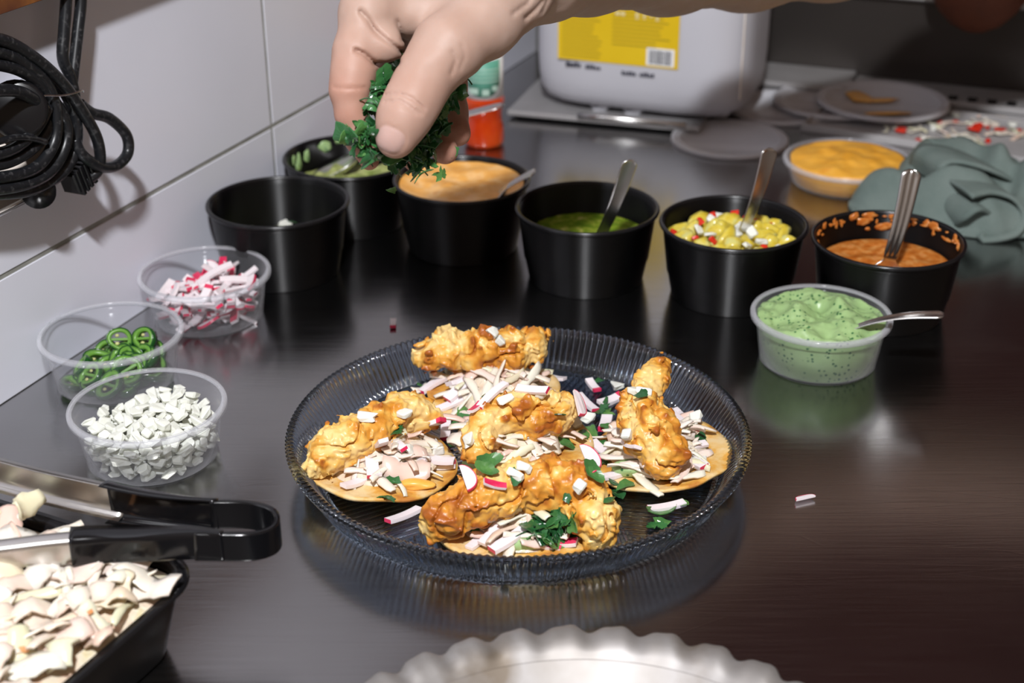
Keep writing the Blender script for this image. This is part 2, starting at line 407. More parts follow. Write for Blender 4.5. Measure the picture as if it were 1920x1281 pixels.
# back ledge and the perforated rail
lg = link('steel_ledge', mesh('steel_ledge', *merge(box((.2, .001, .0), (.385, .075, .012), .0015, MBK), box((.2, .0755, .007), (.385, .081, .0135), .001, MBK)), M['steel_pale'], False))
tag(lg, 'low pale steel ledge along the foot of the dark back panel', 'ledge')
rail = empty('perforated_rail', CORNER + BE * .42 + BN * .04, 'perforated steel rail with a row of dark slots along the back', 'rail')
MRI = Matrix.Translation(rail.location).inverted() @ MBK
link('strip', mesh('strip', *box((.387, .002, 0), (1.1, .066, .007), .001, MRI), M['steel_pale'], False), rail)
for k in range(16):
    x = .452 + k * .0205
    link('slot', mesh('slot', *box((x, .045, .0066), (x + .010, .060, .0078), .0006, MRI), M['black'], False), rail)

# ================================================================== cups and tubs
def ring_noise(n, a): return [1 + a * math.sin(3 * i) for i in range(n)]

def cup_black(loc, label, group='black sauce cups'):
    e = empty('black_cup', loc, label, 'cup', group)
    R, r, h, t = .0555, .0465, .061, .0012
    p = [(0, .0015), (r - .006, .0015), (r - .005, 0), (r - .001, 0), (r, .001), (r + .0035, .0195), (r + .0042, .02), (R - .0005, h - .006), (R + .0003, h - .0055), (R + .0003, h - .001), (R - t, h - .001), (R - t - .0003, h - .006), (r + .0042 - t, .02), (r - t, .0025), (0, .0025)]
    body = link('body', mesh('body', *lathe(p, 96), M['cup_black']), e)
    q = [(R - t, h - .003)] + [(R + .001 + .0018 * math.cos(a), h - .001 + .0018 * math.sin(a)) for a in np.linspace(math.pi, -math.pi * .9, 12)] + [(R - t, h - .003)]
    link('rim', mesh('rim', *lathe(q, 96), M['black']), e)
    return e

def tub_clear(loc, label, group='clear plastic tubs', R=.0506, r=.042, h=.0384, name='clear_tub'):
    e = empty(name, loc, label, 'tub', group)
    t = .0007; Ri = R - .0035
    p = [(0, .001), (r - .006, .001), (r - .004, 0), (r - .0015, 0), (r, .0015), (Ri - .001, h - .008), (Ri + .0006, h - .0072), (Ri + .0006, h - .001), (Ri + .0006 - t, h - .001), (Ri - t - .001, h - .008), (r - t, .0018), (0, .0018)]
    link('body', mesh('body', *lathe(p, 96), M['clear']), e)
    q = [(Ri, h - .002), (Ri, h), (Ri + .001, h + .0003), (R - .0006, h - .0002), (R, h - .0012), (R, h - .0038), (R - .0007, h - .0038), (R - .0010, h - .0016), (Ri + .0008, h - .0012), (Ri, h - .002)]
    link('rim', mesh('rim', *lathe(q, 96), M['clear_rim']), e)
    return e

def surface_disc(R, z, amp, freq, dome=0., seed=0., depth=.02, taper=.85, n=84, m=34, rimlift=0.):
    """lumpy filling: a disc with relief on top and a tapered closed body below"""
    V = [(0, 0, 0)]; rows = []
    for i in range(1, m + 1):
        rr = R * i / m; rows.append(range(len(V), len(V) + n)); V += [(rr * math.cos(2 * math.pi * k / n), rr * math.sin(2 * math.pi * k / n), 0) for k in range(n)]
    P = np.array(V); rad = np.hypot(P[:, 0], P[:, 1]) / R
    P[:, 2] = z + amp * fbm(P * freq + seed, 3) * (1 - rad ** 8 * .6) + dome * (1 - rad ** 2) + rimlift * rad ** 6
    V = [tuple(p) for p in P]; Fs = [(0, rows[0][k], rows[0][(k + 1) % n]) for k in range(n)]
    for a, b in zip(rows[:-1], rows[1:]):
        Fs += [(a[k], b[k], b[(k + 1) % n], a[(k + 1) % n]) for k in range(n)]
    o = len(V); V += [(R * taper * math.cos(2 * math.pi * k / n), R * taper * math.sin(2 * math.pi * k / n), z - depth) for k in range(n)]
    a = rows[-1]; Fs += [(a[k], o + k, o + (k + 1) % n, a[(k + 1) % n]) for k in range(n)]; Fs.append(tuple(o + k for k in reversed(range(n))))
    return V, Fs

CUPS = {'A': (-.1895, 1.1370), 'B': (-.1420, 1.2450), 'C': (-.0418, 1.1877), 'D': (.0608, 1.1218), 'E': (.1739, 1.0878), 'F': (.2872, 1.0534)}
TUBS = {'G': (-.2355, 1.0490), 'H': (-.2825, .9455), 'I': (-.2340, .8396), 'J': (.2227, .9707)}
cup_black((*CUPS['A'], 0), 'nearly empty black plastic cup with a few green scraps inside, beside the radish tub')
cup_black((*CUPS['B'], 0), 'black plastic cup of guacamole standing against the tiled wall behind the hand')
cup_black((*CUPS['C'], 0), 'black plastic cup filled to the brim with orange sauce')
cup_black((*CUPS['D'], 0), 'black plastic cup holding green salsa and an upright spoon')
cup_black((*CUPS['E'], 0), 'black plastic cup of diced pineapple salsa')
cup_black((*CUPS['F'], 0), 'black plastic cup of tomato salsa with a splattered inner wall, rightmost in the row')
tub_clear((*TUBS['G'], 0), 'clear plastic tub of pink and white radish sticks')
tub_clear((*TUBS['H'], 0), 'clear plastic tub of sliced green chillies by the wall')
tub_clear((*TUBS['I'], 0), 'clear plastic tub of chopped white onion, nearest of the tubs')
tub_clear((*TUBS['J'], 0), 'clear plastic tub brimming with pale green crema')

def cup_in(z): return .0449 + .0092 * z / .061
def tub_in(z): return .0411 + .0050 * min(1, z / .0304)
def sauce(name, key, z, amp, freq, mt, label, dome=0., seed=0., depth=.03, **kw):
    c = CUPS.get(key) or TUBS.get(key); f_ = cup_in if key in CUPS else tub_in; R = f_(z) - .0005
    o = link(name, mesh(name, *surface_disc(R, z, amp, freq, dome, seed, depth, (f_(z - depth) - .0006) / R, **kw), M[mt]), None, (*c, 0)); tag(o, label, 'sauce'); return o
sauce('guacamole', 'B', .036, .010, 70, 'guac', 'chunky guacamole in the black cup by the tiled wall', .003, 3, .03)
sauce('orange_sauce', 'C', .0545, .0032, 60, 'orange_sauce', 'creamy orange chilli sauce filling a black cup', .0, 5, .05, rimlift=.003)
sauce('green_salsa', 'D', .036, .0014, 90, 'green_salsa', 'wet green salsa half filling a black cup', 0, 8, .032)
sauce('tomato_salsa', 'F', .0395, .0016, 90, 'tomato_salsa', 'orange tomato salsa in the rightmost black cup', 0, 12, .035)
sauce('green_crema', 'J', .0350, .012, 62, 'crema', 'speckled pale green crema heaped in a clear tub', .002, 21, .0325, m=60, n=150)

def blob(seed, r=1., amp=.35, freq=1.3, n=10, m=7, sq=(1, 1, 1)):
    """small irregular lump"""
    V, Fs = lathe([(0, -1)] + [(math.sin(math.pi * i / m), -math.cos(math.pi * i / m)) for i in range(1, m)] + [(0, 1)], n)
    P = np.array(V); P *= (1 + amp * 2 * vnoise(P * freq + seed))[:, None]
    return (P * np.array(sq) * r).tolist(), Fs

# splashes on the inner walls of cups
def splat(key, mt, spots, label):
    c = CUPS[key]
    for a, z, w, hh in spots:
        R = cup_in(z) - .0007
        V, Fs = blob(a * 7 + z, 1, .45, 1.6, 12, 8); V = [(v[0] * .0012, v[1] * w, v[2] * hh) for v in V]
        o = link('sauce_splash', mesh('sauce_splash', V, Fs, M[mt]), None, (c[0] + R * math.cos(a), c[1] + R * math.sin(a), z), (0, 0, a)); tag(o, label, 'sauce splash', 'splashes on the wall of cup ' + {'B': 'with guacamole', 'F': 'with tomato salsa'}[key])
splat('B', 'crema', [(2.5, .050, .004, .006), (2.75, .047, .005, .008), (2.1, .054, .006, .0045), (1.85, .057, .003, .003), (2.9, .053, .003, .004)], 'pale green smear on the inner wall of the guacamole cup')
splat('F', 'tomato_salsa', [(rnd.uniform(-.1, 3.25), .059 - abs(rnd.gauss(0, .0045)), rnd.choice((.0012, .002, .003, .006)), rnd.choice((.0008, .0014, .0022, .003))) for q in range(44)], 'dried orange splash on the inner wall of the tomato salsa cup')

# ================================================================== spoons
def spoon_mesh(L, wb=.016, lb=.045, wh=.0045, we=.0075, th=.0011, curve=.006, flute=0, bowl=.008):
    ns, nj = 60, 15; T = np.zeros((ns, nj, 3)); N = np.zeros((ns, nj, 3))
    for i in range(ns):
        s = i / (ns - 1) * L
        if s < lb:
            u = s / lb; w = wb * math.sqrt(max(0, 1 - ((u - .46) / .54) ** 2 if u > .46 else 1 - ((u - .46) / .46) ** 2)); w = max(w, .0006 if u < .1 else wh * .8); d = bowl * max(0, math.sin(math.pi * min(1, u * 1.02))) ** .8
        else:
            u = (s - lb) / (L - lb); w = wh + (we - wh) * u ** 1.3; d = .0006
            if u > .93: w *= math.sqrt(max(.08, 1 - ((u - .93) / .07) ** 2))
        zc = curve * math.sin(math.pi * min(1, max(0, (s / L - .12) / .88))) ** 1.0
        for j in range(nj):
            y = -1 + 2 * j / (nj - 1); z = zc - d * (1 - y * y)
            if flute and s > lb * 1.1: z += .0008 * math.cos(y * math.pi * flute)
            T[i, j] = (s, y * w, z + th / 2); N[i, j] = (s, y * w, z - th / 2)
    return grid_solid(T, N)

def spoon(A, Bp, label, up=(0, 0, 1), mt='steel', **kw):
    A, Bp = Vector(A), Vector(Bp); d = Bp - A; x = d.normalized(); u = Vector(up); z = (u - x * u.dot(x)).normalized(); y = z.cross(x)
    V, Fs = spoon_mesh(d.length, **kw)
    o = link('spoon', mesh('spoon', V, Fs, M[mt])); o.matrix_world = Matrix(((x.x, y.x, z.x, A.x), (x.y, y.y, z.y, A.y), (x.z, y.z, z.z, A.z), (0, 0, 0, 1)))
    return tag(o, label, 'spoon', 'steel spoons')

spoon(atz(585, 330, .035), atz(945, 196, .100), 'steel spoon in the guacamole, its handle passing behind the hand', lb=.050, wb=.019, we=.0085)
spoon((-.030, 1.160, .030), atz(1002, 322, .080), 'steel spoon leaning low out of the orange sauce', we=.0095, wh=.006)
spoon((.055, 1.108, .008), atz(1183, 300, .118), 'steel spoon standing upright in the green salsa', up=(.4, -1, .3), we=.0068, wh=.0045)
spoon((.165, 1.085, .012), atz(1445, 278, .122), 'steel spoon standing in the pineapple salsa', up=(.6, -1, .3), we=.0078, wh=.0045)
spoon((.275, 1.035, .008), atz(1712, 318, .120), 'fluted-handle steel spoon standing in the tomato salsa', up=(.3, -1, .3), we=.0085, wh=.006, flute=3)
spoon(atz(1525, 640, .025), atz(1770, 590, .054), 'small steel spoon resting across the rim of the green crema tub', we=.006, wh=.003, lb=.03, wb=.009, bowl=.003, curve=.006)

# ================================================================== vegetables in the tubs
def rand_rot(flat=1.):
    return (rnd.uniform(-1, 1) * flat, rnd.uniform(-1, 1) * flat, rnd.uniform(0, 6.28))

def bar(L, w, t, bend, k=7, taper=0.):
    T = np.zeros((k, 4, 3)); N = np.zeros((k, 4, 3))
    for i in range(k):
        u = i / (k - 1) - .5; ww = w * (1 - taper * abs(u))
        for j in range(4):
            y = (j / 3 - .5) * ww
            z = bend * (4 * u * u - .5)
            T[i, j] = (u * L, y, z + t / 2); N[i, j] = (u * L, y, z - t / 2)
    return grid_solid(T, N)

def radish_mesh(L, w, t, bend, mode, taper=0.):
    V, Fs = bar(L, w, t, bend, 7, taper); mi = []
    P = np.array(V)
    for f in Fs:
        c = P[list(f)].mean(0); ends = abs(c[0]) > L * .495 or (mode == 'ends' and abs(c[0]) > L * .43)
        edge = c[1] > w * .40 * (1 - taper * abs(c[0] / L))
        mi.append(1 if (mode == 'ends' and ends) or (mode == 'edge' and edge) or (mode == 'one' and c[0] > L * .33) or (mode == 'face' and c[2] - bend * (4 * (c[0] / L) ** 2 - .5) > t * .3) else 0)
    return mesh('radish_stick', V, Fs, [M['radish'], M['radish_skin']], False, mi)

def halfmoon(R, t):
    n = 14; th = np.linspace(0, math.pi, n); V, Fs, mi = [], [], []
    for z in (-t / 2, t / 2): V += [(R * math.cos(a), R * .8 * math.sin(a), z + .0012 * math.cos(a * 2)) for a in th]
    Fs += [tuple(range(n))[::-1], tuple(range(n, 2 * n))]; mi += [0, 0]
    for i in range(n - 1): Fs.append((i, i + 1, n + i + 1, n + i)); mi.append(1)
    Fs.append((n - 1, 0, n, 2 * n - 1)); mi.append(0)
    V += [(R * .94 * v[0] / R, R * .94 * v[1] / R, v[2] * 1.04) for v in V[n:2 * n]]
    o = 2 * n; Fs[1] = tuple(range(o, o + n)); mi[1] = 0
    for i in range(n - 1): Fs.append((n + i, n + i + 1, o + i + 1, o + i)); mi.append(1)
    return mesh('radish_slice', V, Fs, [M['radish'], M['radish_skin']], False, mi)

RAD = [radish_mesh(.024, .0058, .0024, .0008, 'ends'), radish_mesh(.021, .0062, .0022, .0014, 'edge', .3), radish_mesh(.026, .0056, .0022, -.0015, 'ends', .2), radish_mesh(.018, .0062, .0026, .001, 'one'), radish_mesh(.020, .0068, .0024, .0015, 'edge', .4), halfmoon(.0095, .0018), radish_mesh(.017, .006, .0024, .001, 'face', .3)]

def piece(name, me, loc, rot, label, cat, group, sc=1.):
    o = link(name, me, None, loc, rot); o.scale = (sc, sc, sc); return tag(o, label, cat, group)

def fill(key, R0, R1, zs, n, meshes, name, label, cat, group, flat=.5, topbias=1., sc=(.85, 1.15), shape=None):
    """pack pieces through a tub in layers, sunflower spaced so that they do not pile on one spot"""
    c = TUBS.get(key) or CUPS.get(key); k = 0
    z0, z1 = zs; layers = max(2, int((z1 - z0) / .0048)); per = n / layers
    for i in range(n):
        ly = int(i / per); u = (i % per + .5) / per; z = z0 + (z1 - z0) * (ly + .5) / layers
        rr = (R0 + (R1 - R0) * z / .0384) * math.sqrt(u); a = i * 2.39996 + ly * .7
        x, y = rr * math.cos(a), rr * math.sin(a)
        if shape and z > shape(x, y): continue
        z += rnd.uniform(-.001, .001)
        f = flat if rr < R0 * .8 else flat * .8
        rot = rand_rot(f)
        piece(name, rnd.choice(meshes), (c[0] + x, c[1] + y, z), rot, label, cat, group, rnd.uniform(*sc))

fill('G', .0330, .0365, (.004, .032), 150, RAD, 'radish_stick', 'cut radish stick with pink skin among those in the clear tub', 'radish', 'radish sticks in the tub', .75, shape=lambda x, y: .025 + .007 * (1 - (x * x + y * y) / .0016) + .003 * math.sin(x * 90) + .10 * x)
piece('radish_stick', RAD[2], (TUBS['G'][0] + .008, TUBS['G'][1] + .0, .0365), (.2, -.42, .35), 'long radish stick lying on top of the heap in the clear tub', 'radish', None, 1.15)

def dice(seed, s):
    V, Fs = box((-.5, -.5, -.5), (.5, .5, .5), .15); P = np.array(V); P *= np.array(s)
    P += .34 * np.stack([vnoise(np.sign(P) * 1.7 + seed + k * 9) for k in range(3)], 1) * np.array(s) * 1.4
    P[:, 2] += .25 * s[2] * (P[:, 0] / s[0]) ** 2 * 2
    return P.tolist(), Fs
ONI = [mesh('onion_piece', *dice(k * 3.7, sz), M['onion_white'], False) for k, sz in enumerate([(.0075, .0070, .0032), (.0095, .0055, .0028), (.0065, .0060, .0048), (.0058, .0052, .0052), (.0090, .0048, .0034), (.0070, .0078, .0028)])]
fill('I', .0385, .0425, (.004, .031), 330, ONI, 'onion_piece', 'small white piece of chopped onion heaped in the nearest clear tub', 'onion', 'chopped onion in the tub', .8, sc=(.85, 1.35), shape=lambda x, y: .021 + .010 * (1 - (x * x + y * y) / .0022) + .003 * math.sin(x * 110 + 1) + .16 * max(0, y - .0) * (1 if x > 0 else .2))

def pepper_ring(r, t, seed):
    n = 22; out = []
    for k, (ra, rb, mt) in enumerate(((r, r * .90, 'jal_skin'), (r * .90, r * .62, 'jal_flesh'))):
        V, Fs = [], []
        for i in range(n):
            a = 2 * math.pi * i / n; w = 1 + .07 * math.sin(2 * a + seed) + .05 * math.sin(3 * a + 2 * seed)
            for rr, z in ((ra, -t / 2), (ra, t / 2), (rb, t / 2 - .0002 * k), (rb, -t / 2 + .0002 * k)): V.append((rr * w * math.cos(a), rr * w * math.sin(a), z))
        for i in range(n):
            j = (i + 1) % n
            for q in range(4): Fs.append((i * 4 + q, j * 4 + q, j * 4 + (q + 1) % 4, i * 4 + (q + 1) % 4))
        out.append(mesh(('skin', 'flesh')[k], V, Fs, M[mt]))
    # the pale web across the middle and its seeds
    web = box((-r * .66, -r * .10, -t * .35), (r * .66, r * .10, t * .35), .0004)
    sd = [(np.array(blob(q, .0016, .2, 1, 8, 5, (1, .8, .5))[0]) + np.array([r * .38 * math.cos(q * 2.1), r * .38 * math.sin(q * 2.1), 0]), blob(q, 1, .2, 1, 8, 5)[1]) for q in range(3)]
    out.append(mesh('web', *web, M['jal_flesh'], False)); out.append(mesh('seed', *merge(*sd), M['seed']))
    return out
JAL = [pepper_ring(.0105, .0045, 1), pepper_ring(.0090, .0055, 2.5), pepper_ring(.0115, .004, 4)]
def jal(loc, rot, label, group):
    ps = rnd.choice(JAL); e = empty('chilli_slice', loc, label, 'chilli', group, rot)
    for p in ps: link(p.name.split('.')[0], p, e)
for i in range(40):
    ly = i // 15; k = i % 15; rr = .0325 * math.sqrt((k + .5) / 15); a = k * 2.4 + ly
    x, y, z = rr * math.cos(a), rr * math.sin(a), .0045 + ly * .0062
    if ly == 2: x = x * .5 + .013; y = y * .6 - .003
    if ly == 1: x = x * .85 + .004
    rot = (rnd.uniform(-.35, .35), rnd.uniform(-.35, .35), rnd.uniform(0, 6)) if ly < 1 else (rnd.uniform(.3, .9), rnd.uniform(-.6, .4), rnd.uniform(-1, 1))
    jal((TUBS['H'][0] + x, TUBS['H'][1] + y, z), rot, 'sliced green chilli ring in the clear tub by the wall', 'chilli slices in the tub')
jal((TUBS['H'][0] + .002, TUBS['H'][1] + .012, .0255), (1.05, .1, .25), 'green chilli ring standing upright at the left of the heap in the tub', 'chilli slices in the tub')
jal((TUBS['H'][0] + .020, TUBS['H'][1] + .012, .0260), (.95, -.2, -.3), 'green chilli ring leaning upright at the right of the heap in the tub', 'chilli slices in the tub')

# pineapple salsa
PIN = [mesh('pineapple_chunk', *blob(k * 5.1, .0076, .55, 1.2, 12, 8, sq), M['pineapple']) for k, sq in enumerate([(1.25, .9, .8), (1, 1, .8), (1.5, .8, .7), (.9, 1.1, .9)])]
RED = [mesh('pepper_piece', *dice(k * 2.2 + 40, sz), M['red_pepper'], False) for k, sz in enumerate([(.007, .006, .0022), (.006, .005, .003)])]
cE = CUPS['E']
lump = link('pineapple_salsa', mesh('pineapple_salsa', *surface_disc(cup_in(.040) - .0005, .040, .006, 80, .006, 31, .034, .87), M['pineapple'])); lump.location = (*cE, 0); tag(lump, 'juicy yellow pineapple salsa base in a black cup', 'salsa', None, 'stuff')
for i in range(52):
    rr = .0455 * math.sqrt((i + .5) / 52); a = i * 2.39996; z = .0425 + .010 * (1 - (rr / .05) ** 2) + rnd.uniform(-.001, .002)
    q = rnd.random(); x, y = cE[0] + rr * math.cos(a), cE[1] + rr * math.sin(a)
    if q < .62: piece('pineapple_chunk', rnd.choice(PIN), (x, y, z), rand_rot(.8), 'yellow pineapple chunk in the black cup of fruit salsa', 'pineapple', 'pineapple chunks in the salsa cup')
    elif q < .84: piece('pepper_piece', rnd.choice(RED), (x, y, z + .004), rand_rot(.7), 'small red pepper piece in the pineapple salsa', 'pepper', 'red pepper pieces in the pineapple salsa')
    else: piece('onion_piece', rnd.choice(ONI), (x, y, z + .003), rand_rot(.7), 'white onion piece in the pineapple salsa', 'onion', 'onion pieces in the pineapple salsa')

# ================================================================== the ribbed glass plate
PC = np.array([.0037, .8241, 0.]); PR, PH, PB = .1466, .0290, .1305
plate = empty('glass_plate', PC, 'large smoky blue ribbed glass plate holding the fried prawn tostadas', 'plate')
def ribbed(profile_out, profile_in, ribs, amp, seg=6):
    n = ribs * seg; V, Fs, rows = [], [], []
    for side, prof in ((1, profile_out), (-1, profile_in)):
        for r, z, w in prof:
            row = []
            for i in range(n):
                a = 2 * math.pi * i / n; q = (i % seg) / seg
                rr = r + side * w * amp * (.5 + .5 * math.cos(2 * math.pi * q))
                zz = z + (abs(w) * .3 * amp * math.cos(2 * math.pi * q))
                row.append(len(V)); V.append((rr * math.cos(a), rr * math.sin(a), zz))
            rows.append(row)
    rows.append(rows[0])
    for a, b in zip(rows[:-1], rows[1:]):
        Fs += [(a[i], a[(i + 1) % n], b[(i + 1) % n], b[i]) for i in range(n)]
    return V, Fs
ro = [(PB - .004, .0008, .3), (PB, .0022, .9), (PB + .0045, .0100, 1.), (PB + .0095, .0185, 1.), (PR - .0022, PH - .0035, 1.), (PR - .0010, PH - .0018, .6), (PR - .0022, PH - .0002, .5)]
ri = [(PR - .0046, PH - .0006, .3), (PR - .0062, PH - .0040, .6), (PB + .0050, .0185, .6), (PB - .0002, .0105, .6), (PB - .0042, .0058, .4), (PB - .0065, .0050, .1)]
link('wall', mesh('wall', *ribbed(ro, ri, 200, .0024, 8), M['glass']), plate)
# floor of the plate: parallel cut grooves that turn from sector to sector
def plate_floor():
    R = PB - .0062; st = .0011; k = int(R / st) + 1; ax = np.arange(-k, k + 1) * st
    X, Y = np.meshgrid(ax, ax, indexing='ij'); rad = np.hypot(X, Y); ang = np.arctan2(Y, X)
    s = np.floor((ang + math.pi + .3) / (2 * math.pi / 5)); dr = s * 1.256 + .5
    ph = (X * np.sin(dr) - Y * np.cos(dr)) / .0046
    f = np.minimum(1, R / np.maximum(rad, 1e-6)); X2, Y2 = X * f, Y * f
    Z = .0050 + .0010 * np.abs(np.sin(math.pi * ph)) * (rad < R)
    keep = rad <= R + st * 1.5; idx = -np.ones(rad.shape, int); idx[keep] = np.arange(keep.sum()); nt = int(keep.sum())
    T = np.stack([X2[keep], Y2[keep], Z[keep]], 1); Bt = T.copy(); Bt[:, 2] = .0012
    c = idx[:-1, :-1], idx[1:, :-1], idx[1:, 1:], idx[:-1, 1:]
    Q = np.stack([q.ravel() for q in c], 1); Q = Q[(Q >= 0).all(1)]
    E = np.concatenate([Q[:, [i, (i + 1) % 4]] for i in range(4)]); es = set(map(tuple, E.tolist()))
    side = [(b, a, a + nt, b + nt) for a, b in es if (b, a) not in es]
    return np.concatenate([T, Bt]), Q.tolist() + (Q[:, ::-1] + nt).tolist() + side
link('floor', mesh('floor', *plate_floor(), M['glass']), plate)

# ================================================================== tostadas, slaw, prawns
TOS = {'back': ((925, 742), .046, .0062, (0, 0)), 'left': ((712, 872), .0480, .0100, (.0, .09)), 'right': ((1238, 858), .0455, .0095, (.0, -.09)), 'front': ((972, 976), .0510, .0065, (.0, .0)), 'centre': ((985, 832), .0440, .0135, (-.05, .03))}
TNAME = {'back': 'the tostada at the back of the plate', 'left': 'the left tostada', 'right': 'the right tostada', 'front': 'the front tostada', 'centre': 'the tostada in the middle of the plate'}
SOLIDS = []
def reg(o):
    mw = o.matrix_world if o.parent is None else o.parent.matrix_world @ o.matrix_local
    mw = Matrix.LocRotScale(o.location, o.rotation_euler, o.scale)
    SOLIDS.append(([tuple(mw @ v.co) for v in o.data.vertices], [tuple(p.vertices) for p in o.data.polygons]))
TC = {}
for i, (k, ((x, y), R, z, tilt)) in enumerate(TOS.items()):
    c = atz(x, y, z); TC[k] = (c, R)
    n, mm = 90, 16; V = []
    top = np.zeros((mm, n, 3))
    for a in range(mm):
        for b in range(n):
            th = 2 * math.pi * b / n; rr = R * (1 + .018 * math.sin(3 * th + i) + .012 * math.sin(7 * th + 2 * i)) * a / (mm - 1)
            top[a, b] = (rr * math.cos(th), rr * math.sin(th), 0)
    wv = .0044 * fbm(top.reshape(-1, 3) * 42 + i * 7, 2).reshape(mm, n) + .0022 * (np.arange(mm)[:, None] / (mm - 1)) ** 3
    top[..., 2] = wv + .0014
    bot = top.copy(); bot[..., 2] -= .0020
    V = np.concatenate([top.reshape(-1, 3), bot.reshape(-1, 3)]); o_ = mm * n; Fs = []
    for a in range(mm - 1):
        for b in range(n):
            b2 = (b + 1) % n; p = (a * n + b, (a + 1) * n + b, (a + 1) * n + b2, a * n + b2)
            Fs.append(p if a else (p[0], p[1], p[2])); q = tuple(v + o_ for v in p[::-1]); Fs.append(q if a else (q[1], q[2], q[3]))
    for b in range(n):
        b2 = (b + 1) % n; e = (mm - 1) * n; Fs.append((e + b, o_ + e + b, o_ + e + b2, e + b2))
    o = link('tostada', mesh('tostada', V, Fs, M['tostada']), None, c, (tilt[0], tilt[1], 0)); reg(o)
    tag(o, {'back': 'small corn tostada at the back of the glass plate, mostly covered', 'left': 'golden corn tostada at the left of the glass plate', 'right': 'orange-brown corn tostada at the right of the glass plate', 'front': 'corn tostada at the front edge of the glass plate', 'centre': 'corn tostada in the middle of the plate under the small prawn'}[k], 'tostada', 'tostadas on the glass plate')

MOUND = {'back': (.034, .017, (.004, -.006)), 'left': (.036, .014, (0.002, .004)), 'right': (.034, .015, (0, .003)), 'front': (.038, .016, (.002, 0)), 'centre': (.034, .013, (-.008, 0))}
for i, (k, (r, h, off)) in enumerate(MOUND.items()):
    c, R = TC[k]; V, Fs = surface_disc(r, 0, .0065, 120, h, i * 4.4, .0015, 1.0, 72, 26); V = np.array(V); V[:, 2] = np.maximum(V[:, 2], 0) + .0005
    o = link('cabbage_slaw', mesh('cabbage_slaw', V, Fs, M['slaw']), None, (c[0] + off[0], c[1] + off[1], c[2] + .0024)); reg(o)
    tag(o, 'creamy dressed slaw heaped on ' + TNAME[k], 'slaw', None, 'stuff')
def dollop(mt, k, x, y, z, sq, label, seed):
    V, Fs = blob(seed, 1, .3, 1.3, 20, 14, sq); o = link('sauce_dollop', mesh('sauce_dollop', V, Fs, M[mt]), None, atz(x, y, z)); reg(o); tag(o, label, 'sauce')
dollop('crema', 'left', 915, 868, .013, (.014, .011, .004), 'green crema smear between the left tostada and the middle one', 3)
dollop('crema', 'right', 1180, 880, .012, (.011, .008, .005), 'green crema dollop on the right tostada beside the slaw', 5)
dollop('crema', 'right', 1300, 842, .013, (.009, .008, .005), 'green crema dollop at the right side of the right tostada', 6)
dollop('crema', 'front', 985, 1018, .012, (.012, .006, .005), 'green crema dollop at the front of the front tostada', 8)
dollop('smear', 'left', 775, 908, .012, (.013, .005, .0035), 'bright orange sauce streak on the left tostada', 9)

PRAWNS = {
 'back': ([(803, 668, .030, .0118), (850, 655, .034, .0150), (905, 662, .034, .0155), (955, 660, .033, .0150), (1000, 648, .034, .0105), (1013, 630, .036, .0060)], 'ridged golden fried prawn lying across the tostada at the back'),
 'left': ([(588, 878, .022, .0085), (620, 850, .027, .0130), (665, 825, .031, .0140), (705, 800, .033, .0150), (750, 778, .034, .0140), (788, 775, .033, .0100), (815, 775, .033, .0060)], 'long golden fried prawn lying along the left tostada'),
 'centre': ([(893, 850, .026, .0080), (905, 815, .032, .0115), (935, 780, .036, .0130), (985, 782, .036, .0165), (1035, 778, .034, .0145), (1060, 765, .032, .0085)], 'curled golden fried prawn in the middle of the plate'),
 'right': ([(1238, 682, .050, .0072), (1222, 712, .046, .0090), (1200, 748, .040, .0110), (1208, 790, .036, .0155), (1228, 822, .034, .0165), (1245, 855, .028, .0125), (1240, 878, .022, .006)], 'upright golden fried prawn with its tail pointing away on the right tostada'),
 'front': ([(812, 985, .020, .0085), (835, 968, .026, .0120), (878, 945, .032, .0145), (930, 922, .036, .0150), (985, 908, .037, .0155), (1040, 908, .036, .0160), (1085, 932, .032, .0165), (1112, 968, .026, .0145), (1118, 998, .019, .0100)], 'large arched golden fried prawn over the front tostada'),
}
